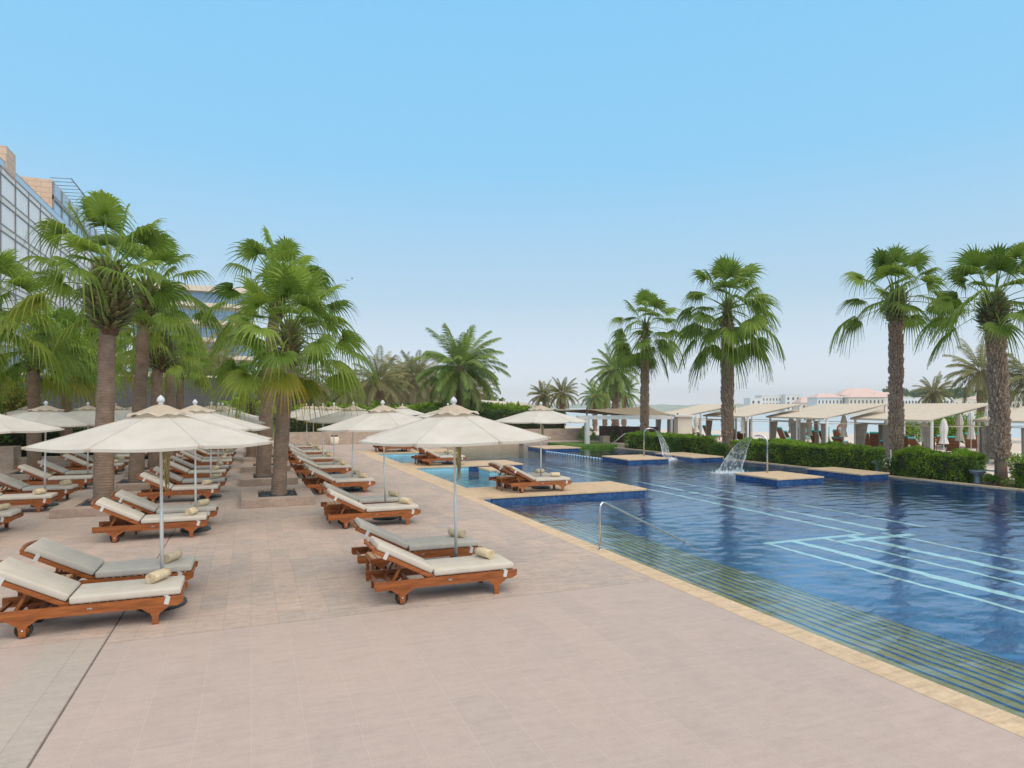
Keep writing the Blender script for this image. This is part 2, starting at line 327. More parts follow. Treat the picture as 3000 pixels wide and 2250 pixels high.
# ---------------------------------------------------------------- mesh builder
class MB:
    def __init__(s): s.v = []; s.f = []; s.mi = []; s.sm = []; s.mats = []; s.att = None
    def mat(s, m):
        if m not in s.mats: s.mats.append(m)
        return s.mats.index(m)
    def quad(s, pts, m, smooth=False):
        b = len(s.v); s.v += [tuple(p) for p in pts]; s.f.append(tuple(range(b, b + len(pts)))); s.mi.append(s.mat(m)); s.sm.append(smooth)
    def add(s, vs, fs, m, smooth=False):
        b = len(s.v); s.v += [tuple(p) for p in vs]; k = s.mat(m)
        for f in fs: s.f.append(tuple(b + i for i in f)); s.mi.append(k); s.sm.append(smooth)
    def box(s, c, d, m, rot=None, bev=0, seg=2, smooth=False):
        """centre, full size, optional rotation matrix"""
        if bev:
            bm = bmesh.new(); bmesh.ops.create_cube(bm, size=1)
            for v in bm.verts: v.co = V((v.co.x * d[0], v.co.y * d[1], v.co.z * d[2]))
            bmesh.ops.bevel(bm, geom=bm.edges[:], offset=bev, segments=seg, profile=.6, affect='EDGES')
            bm.verts.index_update()
            vs = [v.co.copy() for v in bm.verts]; fs = [[v.index for v in f.verts] for f in bm.faces]; bm.free()
        else:
            vs = [V((x * d[0] / 2, y * d[1] / 2, z * d[2] / 2)) for x in (-1, 1) for y in (-1, 1) for z in (-1, 1)]
            fs = [(0, 1, 3, 2), (4, 6, 7, 5), (0, 4, 5, 1), (2, 3, 7, 6), (0, 2, 6, 4), (1, 5, 7, 3)]
        if rot is not None: vs = [rot @ v for v in vs]
        s.add([v + V(c) for v in vs], fs, m, smooth)
    def span(s, lo, hi, m, bev=0):
        s.box([(a + b) / 2 for a, b in zip(lo, hi)], [b - a for a, b in zip(lo, hi)], m, bev=bev)
    def tube(s, pts, r, m, n=8, cap=True, smooth=True):
        pts = [V(p) for p in pts]; rr = r if isinstance(r, (list, tuple)) else [r] * len(pts)
        vs = []; prev = None
        for i, p in enumerate(pts):
            d = (pts[min(i + 1, len(pts) - 1)] - pts[max(i - 1, 0)]).normalized()
            if prev is None: a = d.orthogonal().normalized()
            else: a = (prev - d * prev.dot(d)).normalized()
            prev = a; b_ = d.cross(a)
            for k in range(n):
                t = 2 * math.pi * k / n; vs.append(p + (a * math.cos(t) + b_ * math.sin(t)) * rr[i])
        fs = []
        for i in range(len(pts) - 1):
            for k in range(n): fs.append((i * n + k, i * n + (k + 1) % n, (i + 1) * n + (k + 1) % n, (i + 1) * n + k))
        if cap: fs.append(tuple(range(n - 1, -1, -1))); fs.append(tuple((len(pts) - 1) * n + k for k in range(n)))
        s.add(vs, fs, m, smooth)
    def lathe(s, prof, m, n=24, c=(0, 0, 0), smooth=True):
        vs = []; fs = []
        for r, z in prof:
            for k in range(n):
                t = 2 * math.pi * k / n; vs.append(V((r * math.cos(t), r * math.sin(t), z)) + V(c))
        for i in range(len(prof) - 1):
            for k in range(n): fs.append((i * n + k, i * n + (k + 1) % n, (i + 1) * n + (k + 1) % n, (i + 1) * n + k))
        s.add(vs, fs, m, smooth)
    def prism(s, poly, y0, y1, m, axis='y'):
        """poly in (x,z), extruded along y"""
        n = len(poly)
        if axis == 'y': vs = [V((x, y0, z)) for x, z in poly] + [V((x, y1, z)) for x, z in poly]
        else: vs = [V((x, z, y0)) for x, z in poly] + [V((x, z, y1)) for x, z in poly]   # (x,y) extruded in z
        fs = [tuple(range(n - 1, -1, -1)) if axis == 'z' else tuple(range(n)), tuple(range(n, 2 * n)) if axis == 'z' else tuple(range(2 * n - 1, n - 1, -1))]
        for i in range(n):
            j = (i + 1) % n
            fs.append((i, j, n + j, n + i) if axis == 'z' else (j, i, n + i, n + j))
        s.add(vs, fs, m)
    def build(s, name, parent=None, xf=None):
        me = bpy.data.meshes.new(name)
        me.from_pydata(s.v, [], s.f)
        for m in s.mats: me.materials.append(m)
        me.polygons.foreach_set('material_index', s.mi); me.polygons.foreach_set('use_smooth', s.sm)
        if s.att is not None:
            a = me.color_attributes.new('lf', 'FLOAT_COLOR', 'POINT')
            flat = []
            for c in s.att: flat += [c[0], c[1], c[2], 1.0]
            a.data.foreach_set('color', flat)
        me.update()
        o = bpy.data.objects.new(name, me); COL.objects.link(o)
        if parent: o.parent = parent
        return o

def empty(name, loc=(0, 0, 0), rz=0):
    o = bpy.data.objects.new(name, None); COL.objects.link(o); o.location = loc; o.rotation_euler = (0, 0, rz)
    o.empty_display_size = .2; return o
def tag(o, label, cat, group=None, kind=None):
    o['label'] = label; o['category'] = cat
    if group: o['group'] = group
    elif 'group' in o: del o['group']
    if kind: o['kind'] = kind
    return o
def struct(o, label=None, cat=None):
    o['kind'] = 'structure'
    if label: o['label'] = label; o['category'] = cat
    return o
KIDS = {}
def kids(o):
    return [c for c in COL.objects if c.parent == o]
def copy_thing(o, loc, rz, rec=None):
    tree = rec
    r = o.copy(); COL.objects.link(r); r.location = loc; r.rotation_euler = (0, 0, rz)
    def go(src, dst):
        for ch in tree.get(src.name, []):
            c = ch.copy(); COL.objects.link(c); c.parent = dst; go(ch, c)
    go(o, r)
    return r
def record(o, tree=None):
    tree = {} if tree is None else tree
    ks = kids(o); tree[o.name] = ks
    for k in ks: record(k, tree)
    return tree
ORD = ['first', 'second', 'third', 'fourth', 'fifth', 'sixth', 'seventh', 'eighth', 'ninth', 'tenth', 'eleventh', 'twelfth']

# ================================================================ SETTING
WZ = -.20                                    # water level
# rectangles of the deck at z=0 (x0,x1,y0,y1)
def slab(name, rects, z, m, thick=.05, label=None, cat=None):
    b = MB()
    for x0, x1, y0, y1 in rects: b.span((x0, y0, z - thick), (x1, y1, z), m)
    return struct(b.build(name), label, cat)
JY = 8.2
slab('pool_deck', [(-16, -1.475, JY + .23, 45.2), (-1.455, 5.52, JY + .006, 45.2), (5.52, 10.9, 38.2, 45.2)], 0, M_deck, label='pinkish sandstone slab deck under the rows of sun loungers', cat='deck')
slab('paving', [(-16, -1.475, -6, JY + .215), (-1.455, 5.52, -6, JY - .008)], 0, M_fore, label='smooth pale pinkish paving in the empty foreground', cat='paving')
slab('stone_band', [(-2.03, -1.479, -6, JY + .212)], .0035, M_band, label='pale grey stone band beside the long dark joint at the left', cat='paving')
jb = MB(); jb.span((-16, JY + .21, -.06), (-1.45, JY + .235, -.006), M_joint); jb.span((-1.48, -6, -.06), (-1.45, 45.2, -.007), M_joint); jb.span((-1.46, JY - .012, -.06), (5.52, JY + .01, -.0065), M_joint)
struct(jb.build('pavement_joint'), 'dark expansion joints crossing the pale paving', 'joint')
# golden coping along the pool edge and travertine jetties
cb = MB()
cb.span((5.523, -6, -.06), (5.86, 17.4, .002), M_trav)
cb.span((5.523, 17.403, -.06), (6.25, 38.2, .002), M_trav)
struct(cb.build('pool_coping'), 'golden travertine edging strip along the pool', 'coping')
def jetty(name, x0, x1, y0, y1, label, m=M_trav2, skirt=M_tileW, z0=-1.7, over=.04, cat='platform', top=0.0):
    e = empty(name, ((x0 + x1) / 2, (y0 + y1) / 2, top)); cx, cy = (x0 + x1) / 2, (y0 + y1) / 2
    b = MB(); b.span((x0 - cx - over, y0 - cy - over, -.055), (x1 - cx + over, y1 - cy + over, .001), m, bev=.008); b.build('stone_top', e)
    b = MB()
    if 'jetty' in name or 'stepping' in name: b.span((x0 - cx, y0 - cy, z0 - top), (x1 - cx, y1 - cy, -.05), skirt)
    else:
        b.span((x0 - cx, y0 - cy, -.30), (x1 - cx, y1 - cy, -.05), skirt); b.span((x0 - cx + .55, y0 - cy + .55, z0 - top), (x1 - cx - .55, y1 - cy - .55, -.301), M_tile)
    b.build('tiled_base', e)
    return tag(e, label, cat)
jetty('pool_jetty', 6.30, 11.35, 17.46, 19.6, 'nearest stone jetty carrying two loungers and a parasol out into the pool')
jetty('pool_jetty', 6.30, 11.20, 27.05, 29.2, 'middle stone jetty between the two light blue shallow pools')
jetty('pool_jetty', 6.30, 10.80, 35.9, 38.1, 'farthest stone jetty beyond the light blue shallow pools')
jetty('stepping_slab', 8.85, 9.65, 24.75, 26.1, 'square stepping slab just in front of the middle jetty', skirt=M_tileL)
jetty('stepping_slab', 8.95, 9.75, 22.4, 24.1, 'square stepping slab in the water nearest the front jetty', skirt=M_tileL)
jetty('stepping_slab', 8.95, 9.75, 33.4, 34.9, 'square stepping slab in front of the farthest jetty', skirt=M_tileL)
jetty('stepping_slab', 8.95, 9.75, 30.9, 32.4, 'square stepping slab just beyond the middle jetty', skirt=M_tileL)
jetty('fountain_platform', 17.2, 19.3, 18.1, 20.25, 'square stone platform with the nearer water spout in the pool')
jetty('fountain_platform', 16.8, 19.1, 27.3, 29.8, 'square stone platform with the farther water spout in the pool')
jetty('swim_platform', 16.5, 18.9, 36.3, 38.9, 'bare square stone platform at the far end of the pool')
jetty('pool_bench', 21.3, 22.75, 18.2, 20.75, 'flat stone block on the pool edge in front of the long hedge', z0=-1.7)
jetty('pool_bench', 20.5, 22.3, 27.2, 30.5, 'flat stone block on the pool edge behind the left spout', z0=-1.7)
# pool shell
FZ = -1.15
pb = MB()
pb.quad([(8.0, -8, FZ), (26, -8, FZ), (26, 46, FZ), (8.0, 46, FZ)], M_tile)
pb.quad([(5.86, 17.4, FZ - .003), (8.0, 17.4, FZ - .003), (8.0, 46, FZ - .003), (5.86, 46, FZ - .003)], M_tile)
pb.quad([(5.84, -8, -.06), (5.84, 17.4, -.06), (5.84, 17.4, -1.7), (5.84, -8, -1.7)], M_tile)
pb.quad([(5.84, 17.4, -.06), (6.25, 17.4, -.06), (6.25, 17.4, -1.7), (5.84, 17.4, -1.7)], M_tile)
def wavy(x, y0, y1, wd, z, m, amp=.022, th=.004):
    n = int((y1 - y0) / .11); vs = []
    for i in range(n + 1):
        y = y0 + (y1 - y0) * i / n; o = amp * (noise.noise(V((x * 3, y * 1.3, 0))) * 1.3 + noise.noise(V((x * 5, y * 4.2, 3))) * .8); k = 1 + .5 * noise.noise(V((x, y * 3, 9)))
        for dx, dz in ((-wd / 2 * k, 0), (wd / 2 * k, 0)): vs.append((x + o + dx, y, z + th))
    pb.add(vs, [(2 * i, 2 * i + 1, 2 * i + 3, 2 * i + 2) for i in range(n)], m)
# steps along the near edge: treads with blue nosings
for k in range(11):
    x0 = 5.845 + .37 * k; z = -.235 - .078 * k
    pb.span((x0, -7, z - .1), (x0 + .37, 17.39, z), M_step)
    wavy(x0 + .325, -7, 17.38, .05, z, M_nose)
# shallow light-blue pools
for y0, y1 in ((19.6, 27.05), (29.2, 35.9)):
    pb.span((6.26, y0 + .0, -1.5), (9.1, y1, -.62), M_tileL)
    pb.quad([(6.26, y0, -.055), (6.26, y1, -.055), (6.26, y1, -.62), (6.26, y0, -.62)], M_tileL)
    pb.quad([(6.26, y1 - .003, -.055), (8.7, y1 - .003, -.055), (8.7, y1 - .003, -.62), (6.26, y1 - .003, -.62)], M_tileL)
    pb.quad([(6.26, y0 + .003, -.055), (8.7, y0 + .003, -.055), (8.7, y0 + .003, -.62), (6.26, y0 + .003, -.62)], M_tileL)
    pb.add([(6.2, y0, -.61), (7.2, y0, -.61), (6.2, y0 + 1.4, -.61), (6.2, y0, -.055), (7.2, y0, -.055), (6.2, y0 + 1.4, -.055)], [(1, 2, 5, 4)], M_tileL)
# lane markings
for x, wd in ((12.9, .14), (13.8, .27), (14.9, .14), (15.85, .27), (17.1, .14)):
    ye = 13.9
    wavy(x, -5, ye, wd, FZ, M_lane, .05, .004)
pb.span((12.83, 13.9, FZ), (16.5, 14.08, FZ + .004), M_lane)
pb.span((14.83, 13.3, FZ + .0045), (17.75, 13.55, FZ + .006), M_lane)
for x, wd in ((16.45, .20), (17.6, .28), (19.2, .18)):
    wavy(x, 14.12, 36, wd, FZ, M_lane, .07, .005)
struct(pb.build('pool_basin'), 'blue mosaic pool floor with pale lane lines and olive steps', 'pool')
# water body
wb = MB(); wb.span((5.87, -7.5, -1.62), (25.6, 44.9, WZ), M_water)
struct(wb.build('pool_water'), 'rippled blue swimming pool water reflecting sky and palms', 'water')
# far and right pool edges + planting bed (edge line from (23.6,-8) to (22.0,39))
def ex(y): return 23.95 - .0425 * y
rb = MB()
rb.prism([(ex(-8), -8), (ex(-8) + .22, -8), (ex(46) + .22, 46), (ex(46), 46)], WZ - .03, WZ + .035, M_trav, 'z')
rb.prism([(ex(-8) + .004, -8), (ex(-8) + .22, -8), (ex(46) + .22, 46), (ex(46) + .004, 46)], -1.7, WZ - .031, M_tile, 'z')
struct(rb.build('pool_edge'), 'thin stone rim where the pool meets the hedge bed', 'pool edge')
rb = MB()
rb.prism([(ex(-8) + .222, -8), (26.4, -8), (26.4, 33), (25.2, 37.2), (ex(37.2) + .222, 37.2)], -1.6, WZ + .01, M_soil, 'z')
struct(rb.build('planting_bed'), 'dark soil bed under the hedge and right-hand palms', 'soil')
rb = MB()
rb.prism([(ex(37.2) + .222, 37.205), (25.2, 37.205), (30, 37.6), (30, 52), (18, 52), (18, 43.2), (ex(43.2), 43.2), (ex(43.2) + .222, 43)], -1.6, -.035, M_deck, 'z')
rb.prism([(10.9, 44.05), (18, 44.05), (18, 45.2), (10.9, 45.2)], -1.6, -.03, M_trav, 'z')
struct(rb.build('terrace'), 'stone terrace at the far end of the pool', 'terrace')
rb = MB(); rb.prism([(19.4, 38.6), (23.0, 37.9), (23.4, 41.6), (19.6, 42.6)], -.4, -.02, M_grass, 'z')
struct(rb.build('lawn'), 'small strip of lawn beyond the far end of the pool', 'lawn')
# beach, ground, sea, far shore
def polar(deg_px, d):    # ground point from bearing (tangent units) and depth
    X = (deg_px - 1500) / 1930 * d; a = R(21.6)
    return (X * math.cos(a) + d * math.sin(a), -X * math.sin(a) + d * math.cos(a))
bb = MB()
bb.prism([(26.41, -30), (120, -60), (105, 5), (66, 50), (48, 88), (40, 125), (26, 125), (27, 52), (30.01, 52), (30.01, 37.6), (25.6, 37.4), (26.41, 33)], -2.6, -.65, M_sand, 'z')
struct(bb.build('beach'), 'pale sandy beach terrace with loungers behind the hedge', 'beach')
gb = MB()
gb.prism([(-400, -60), (-16.01, -60), (-16.01, 45.21), (27, 45.21), (27, 52.01), (27, 125), (38, 150), (20, 210), (-40, 330), (-400, 420)], -2.4, -.12, M_ground, 'z')
gb.prism([(-16, -60), (26.4, -60), (26.4, -8.01), (-16, -8.01)], -2.4, -.1, M_ground, 'z')
struct(gb.build('ground'), 'ground around the pool and hotel', 'ground')
sb = MB(); sb.quad([(-4500, -3000, -2.0), (5500, -3000, -2.0), (5500, 5000, -2.0), (-4500, 5000, -2.0)], M_sea)
struct(sb.build('sea'), 'calm pale hazy sea behind the beach', 'sea')
def ridge(name, pxs, d, h0, h1, m, label, depth=60, zb=-2.5, seed=1):
    b = MB(); random.seed(seed); n = len(pxs); vs = []
    rows = [(0, 0.0), (depth * .25, .75), (depth * .55, 1.0), (depth, .0)]
    for r_, (dd, k) in enumerate(rows):
        for i, px in enumerate(pxs):
            h = h0 + (h1 - h0) * (noise.noise(V((i * .37, seed * 3.1, r_ * .2))) * .5 + .5)
            p = polar(px, d + dd); vs.append((p[0], p[1], zb + (h - zb) * k if k else zb))
    fs = [(r_ * n + i, r_ * n + i + 1, (r_ + 1) * n + i + 1, (r_ + 1) * n + i) for r_ in range(3) for i in range(n - 1)]
    b.add(vs, fs, m, True)
    return struct(b.build(name), label, 'shore')
ridge('far_shore', [300 + 14 * i for i in range(140)], 1500, 3, 11, M_far, 'low tree-lined shore across the water, faded by haze', 120, seed=4)
ridge('hill', [2570 + 20 * i for i in range(45)], 560, 14, 22, M_hill, 'pale green hill behind the far villas', 200, seed=2)
ridge('hill', [1880 + 25 * i for i in range(30)], 470, 1.5, 2.5, M_far, 'low strip of land under the far villas', 120, seed=7)

# ================================================================ PLANTS
def leaf_att(b, n, c):
    if b.att is None: b.att = [(0, 0, 0)] * (len(b.v) - n)
    b.att += [c] * n
def fan_crown(rnd, Rr, nleaf, mat, emin=-55, emax=86, age=.8, nseg=20, shaft=.5, droop=.35, stubs=0):
    """fan-palm crown centred at origin (growing point), pleated fans with drooping split tips"""
    b = MB(); b.att = []
    km = b.mat(mat)
    GA = 2.39996
    for i in range(nleaf):
        u_ = (i + .5) / nleaf
        el = R(emax + (emin - emax) * u_ ** .85 + rnd.uniform(-7, 7)); az = i * GA + rnd.uniform(-.35, .35)
        D = V((math.cos(az) * math.cos(el), math.sin(az) * math.cos(el), math.sin(el)))
        Lp = Rr * rnd.uniform(.50, .72) * (.9 + .1 * u_); Lb = Rr * rnd.uniform(.40, .50)
        p0 = V((math.cos(az) * .1, math.sin(az) * .1, -shaft * u_ ** 1.1))
        ag = max(0, (u_ - .78) / .22) * age * rnd.uniform(.1, .9); tint = rnd.uniform(.15, 1) * (1.05 - .45 * u_)
        pts = []; NP = 5
        for k in range(NP):
            t = k / (NP - 1); pts.append(p0 + D * (t * Lp) - V((0, 0, 1)) * (.16 * Lp * t * t * (.6 + math.cos(el) ** 2)))
        T = (pts[-1] - pts[-2]).normalized()
        S = T.cross(V((0, 0, 1)));
        if S.length < .05: S = V((1, 0, 0))
        S.normalize(); Nn = S.cross(T).normalized()
        roll = rnd.uniform(-.7, .7); S2 = S * math.cos(roll) + Nn * math.sin(roll); Nn = S2.cross(T).normalized(); S = S2
        # petiole (3-sided)
        vs = []
        for k, p in enumerate(pts):
            r_ = .022 * (1.25 - .7 * k / (NP - 1)) * Rr / 2
            vs += [p - S * r_, p + Nn * r_ * .8, p + S * r_]
        fs = [(k * 3 + j, k * 3 + (j + 1) % 3, k * 3 + 3 + (j + 1) % 3, k * 3 + 3 + j) for k in range(NP - 1) for j in range(3)]
        b.add(vs, fs, mat); b.att += [(tint * .6 + .6, ag * .5, 0)] * len(vs)
        hub = pts[-1]; half = R(rnd.uniform(98, 118)); st = (.04, .30, .53, .70, .87, 1.04)
        cup = rnd.uniform(.02, .22); fl = rnd.uniform(.7, 1.6) * droop * (.45 + .75 * math.cos(el) ** 1.5)
        for j in range(nseg):
            ph = -half + 2 * half * (j + .5) / nseg; dph = half / nseg * 1.02
            L = Lb * (.66 + .34 * math.cos(ph * .9)) * rnd.uniform(.93, 1.05)
            vs = []; sg = 1 if j % 2 else -1
            sd = rnd.uniform(.8, 1.25)
            for q, s_ in enumerate(st):
                if s_ <= .53: hw = math.tan(dph) * s_ * L
                else: hw = math.tan(dph) * (.29 if s_ < .9 else .26) * L * (1 - s_) / .48 + .002
                dj = T * math.cos(ph) + S * math.sin(ph)
                side = (S * math.cos(ph) - T * math.sin(ph))
                c = hub + dj * (L * s_) + Nn * (cup * L * s_ * (1 - .55 * s_) * (1 - math.cos(ph) * .6))
                dr = max(0., s_ - .36) / .64
                c = c - V((0, 0, 1)) * (fl * sd * L * dr ** 1.7 * 1.1) - dj * (L * .10 * fl * dr ** 2 * 2)
                h_ = .018 * L * (1 - .5 * s_) * sg
                vs += [c - side * hw + Nn * h_, c + side * hw - Nn * h_]
            fs = [(k * 2, k * 2 + 1, k * 2 + 3, k * 2 + 2) for k in range(len(st) - 1)]
            b.add(vs, fs, mat)
            edge = abs(ph) / half
            for q, s_ in enumerate(st):
                a_ = min(1, max(0, ag * (.5 + 1.0 * s_ * s_) + ag * .4 * edge)); b.att += [(tint * (.85 + .15 * (j % 2)), a_, s_)] * 2
    return b
def stub_cluster(rnd, r0, r1, h, n, m, length=.3, up=60, agev=(.0, .6), zoff=0, rmid=None):
    """spiral of cut leaf bases round the shaft, z from -h to 0"""
    b = MB(); b.att = []
    for i in range(n):
        u_ = (i + .5) / n; az = i * 2.39996 + rnd.uniform(-.2, .2); z = -h * u_ + zoff; rr = r0 + (r1 - r0) * u_ + ((rmid - (r0 + r1) / 2) * math.sin(math.pi * min(1, u_ * 1.05)) ** .8 if rmid else 0)
        el = R(up - 45 * u_ + rnd.uniform(-14, 14)); L = length * rnd.uniform(.7, 1.3)
        o = V((math.cos(az), math.sin(az), 0)); D = o * math.cos(el) + V((0, 0, 1)) * math.sin(el); S = V((-math.sin(az), math.cos(az), 0)); Nn = D.cross(S)
        p = o * rr + V((0, 0, z)); w0 = .055 * rnd.uniform(.8, 1.2); w1 = w0 * .55
        vs = [p - S * w0, p + S * w0, p + S * w0 + Nn * .02, p - S * w0 + Nn * .02]
        q = p + D * L; vs += [q - S * w1, q + S * w1, q + S * w1 + Nn * .015, q - S * w1 + Nn * .015]
        b.add(vs, [(0, 4, 5, 1), (2, 6, 7, 3), (0, 3, 7, 4), (1, 5, 6, 2), (4, 7, 6, 5)], m)
        b.att += [(rnd.uniform(.1, 1), rnd.uniform(*agev), .5)] * 8
    return b
def trunk_mb(rnd, path, radii, m, n=20, rough=.02):
    b = MB(); pts = []; rr = []
    steps = 26
    for k in range(steps + 1):
        t = k / steps * (len(path) - 1); i = min(int(t), len(path) - 2); f = t - i
        pts.append(V(path[i]).lerp(V(path[i + 1]), f)); rr.append((radii[i] + (radii[i + 1] - radii[i]) * f) * (1 + rnd.uniform(-rough, rough)))
    b.tube(pts, rr, m, n)
    b.v = [tuple(V(p) + V((noise.noise(V(p) * 2.5), noise.noise(V(p) * 2.5 + V((9, 9, 9))), 0)) * .025) for p in b.v]
    return b
def boots_mb(rnd, z0, z1, ra, rb_, m, dens=230, cx=None):
    b = MB(); n = int(dens * (z1 - z0))
    for i in range(n):
        u_ = (i + rnd.random()) / n; z = z0 + (z1 - z0) * u_; az = i * 2.39996; r_ = ra + (rb_ - ra) * u_ - .03
        c = cx(z) if cx else V((0, 0, 0))
        o = V((math.cos(az), math.sin(az), 0)); S = V((-math.sin(az), math.cos(az), 0)); up = V((0, 0, 1))
        wd = rnd.uniform(.05, .09); L = rnd.uniform(.13, .25); out = rnd.uniform(.09, .20)
        p = c + o * r_ + up * z
        vs = [p - S * wd, p + S * wd, p + o * out + up * L - S * wd * .2, p + o * out + up * L + S * wd * .2, p + up * L * 1.1, p + o * (out - .03) - up * .01]
        b.add(vs, [(0, 5, 2), (5, 3, 2), (5, 1, 3), (0, 2, 4), (1, 4, 3), (2, 3, 4)], m)
    return b
def fan_palm(name, loc, ht, Rr, label, seed, nleaf=40, kind='left', lean=(0, 0), r0=.30, r1=.22, mat=M_fan, group=None, shaft=.9, stub=True, emin=-55, emax=86, age=.8, stubn=150, nseg=24, droop=.5, stubr=None):
    rnd = random.Random(seed); e = empty(name, loc, rnd.uniform(0, 6))
    lx, ly = lean; a = -e.rotation_euler[2]; L = V((lx * math.cos(a) - ly * math.sin(a), lx * math.sin(a) + ly * math.cos(a), 0))
    zt = ht - shaft                               # trunk top; crown growing point at ht
    cx = lambda z: L * (z / ht) ** 1.3 if z > 0 else V((0, 0, 0))
    path = [tuple(cx(z) + V((0, 0, z))) for z in (-.3, .25, zt * .35, zt * .7, zt, ht - shaft * .35)]
    rad = [r0 * 1.28, r0 * 1.08, r0, (r0 + r1) / 2, r1, r1 * .8]
    b = trunk_mb(rnd, path, rad, M_trunk)
    if kind == 'right':
        zb = ht * .13
        bt = boots_mb(rnd, zb, zt + shaft * .3, r0 * .98, r1 * 1.02, M_boot, dens=150, cx=cx)
        b.add(bt.v, bt.f, M_boot)
    b.build('trunk', e)
    top = cx(ht) + V((0, 0, ht))
    if stub:
        s_ = stub_cluster(rnd, .12, r1 * 1.05, rmid=stubr, h=shaft * 1.05, n=stubn, m=M_stub, length=.28, agev=(.0, .45) if kind == 'left' else (0, .3))
        s_.v = [tuple(V(v) + top) for v in s_.v]; s_.build('leaf_bases', e)
        fb = MB(); rq = (stubr or r1) * .96; fb.lathe([(r1 * 1.0, -shaft * 1.12), (r1 * 1.15, -shaft * .98), (max(r1, rq) * 1.0, -shaft * .7), (max(r1 * .9, rq * .95), -shaft * .4), (.16, -.08), (.03, .05)], M_fibre, 14, top)
        fb.v = [tuple(V(v) + V((rnd.uniform(-.02, .02), rnd.uniform(-.02, .02), 0))) for v in fb.v]
        fb.build('fibre_sheath', e)
    c = fan_crown(rnd, Rr, nleaf, mat, shaft=shaft * .45, emin=emin, emax=emax, age=age, nseg=nseg, droop=droop)
    c.v = [tuple(V(v) + top) for v in c.v]; c.build('crown', e)
    return tag(e, label, 'palm tree', group)
def date_crown(rnd, Rr, nf, mat, emin=-50, emax=85, nl=34, age=.5, droop=1.0):
    b = MB(); b.att = []
    for i in range(nf):
        u_ = (i + .5) / nf; el = R(emax + (emin - emax) * u_ ** .9 + rnd.uniform(-6, 6)); az = i * 2.39996 + rnd.uniform(-.3, .3)
        L = Rr * rnd.uniform(.85, 1.1); o = V((math.cos(az), math.sin(az), 0)); S = V((-math.sin(az), math.cos(az), 0))
        pts = []; p = o * .08; cur = el; NS = 14; step = L / NS
        for k in range(NS + 1):
            pts.append(p.copy()); d = o * math.cos(cur) + V((0, 0, 1)) * math.sin(cur); p = p + d * step
            cur -= R(5.2) * droop * (.35 + 1.3 * (k / NS)) * (.4 + .6 * math.cos(el))
        tint = rnd.uniform(.2, 1) * (1.05 - .5 * u_); ag = max(0, (u_ - .6) / .4) * age * rnd.uniform(.3, 1.2)
        n0 = len(b.v); b.tube([tuple(q) for q in pts], [.022 * Rr / 3 * (1.2 - k / (NS + 1)) + .004 for k in range(NS + 1)], mat, 3, False, False); b.att += [(.9, ag * .6, 0)] * (len(b.v) - n0)
        for j in range(nl):
            s_ = .14 + .86 * (j + .5) / nl; t = s_ * NS; k = min(int(t), NS - 1); q = pts[k].lerp(pts[k + 1], t - k); T = (pts[k + 1] - pts[k]).normalized(); Nn = S.cross(T).normalized()
            ll = Rr * .215 * (math.sin(math.pi * min(1, s_ * .92 + .06)) ** .5) * rnd.uniform(.85, 1.15) + .04
            for sg in (-1, 1):
                D = (T * .72 + S * sg * .62 + Nn * rnd.uniform(.12, .42)).normalized(); D = (D - V((0, 0, 1)) * .12).normalized()
                wv = T.cross(D).cross(D).normalized() * (.012 * Rr / 3 + .016)
                b.add([q, q + D * ll * .4 + wv, q + D * ll - V((0, 0, .12 * ll)), q + D * ll * .4 - wv], [(0, 1, 2, 3)], mat); b.att += [(tint * rnd.uniform(.8, 1.1), ag, s_)] * 4
    return b
def date_palm(name, loc, ht, Rr, label, seed, nf=44, mat=M_date, r0=.24, emin=-50, lean=(0, 0), age=.5, nl=34, group=None, droop=1.0, pale=False):
    rnd = random.Random(seed); e = empty(name, loc, rnd.uniform(0, 6)); L = V((lean[0], lean[1], 0))
    path = [(0, 0, -.3), (0, 0, .2), tuple(L * .4 + V((0, 0, ht * .5))), tuple(L + V((0, 0, ht)))]
    b = trunk_mb(rnd, path, [r0 * 1.2, r0 * 1.05, r0 * .95, r0 * .9], M_trunkP if pale else M_trunk, 14)
    bt = boots_mb(rnd, .5, ht, r0 * .95, r0 * .88, M_boot, dens=70, cx=lambda z: L * (.4 * z / (ht * .5) if z < ht * .5 else .4 + .6 * (z - ht * .5) / (ht * .5)))
    b.add(bt.v, bt.f, M_boot); b.build('trunk', e)
    c = date_crown(rnd, Rr, nf, mat, emin=emin, age=age, nl=nl, droop=droop); c.v = [tuple(V(v) + L + V((0, 0, ht))) for v in c.v]; c.build('crown', e)
    return tag(e, label, 'palm tree', group)
def leafy(b, rnd, pfun, n, size, m, agep=.0, elong=2.0, tintfun=None):
    if b.att is None: b.att = [(0, 0, 0)] * len(b.v)
    for _ in range(n):
        p, nrm = pfun(rnd)
        d = (nrm + V((rnd.gauss(0, .7), rnd.gauss(0, .7), rnd.gauss(.3, .7)))).normalized(); s_ = d.orthogonal().normalized(); s_.rotate(Matrix.Rotation(rnd.uniform(0, 6.28), 3, d))
        L = size * rnd.uniform(.6, 1.4); w_ = L / elong * .5
        b.add([p, p + d * L * .5 + s_ * w_, p + d * L, p + d * L * .5 - s_ * w_], [(0, 1, 2, 3)], m)
        t_ = rnd.uniform(.1, 1) if tintfun is None else tintfun(p, rnd); a_ = rnd.uniform(.3, .9) if rnd.random() < agep else 0
        b.att += [(t_, a_, .5)] * 4
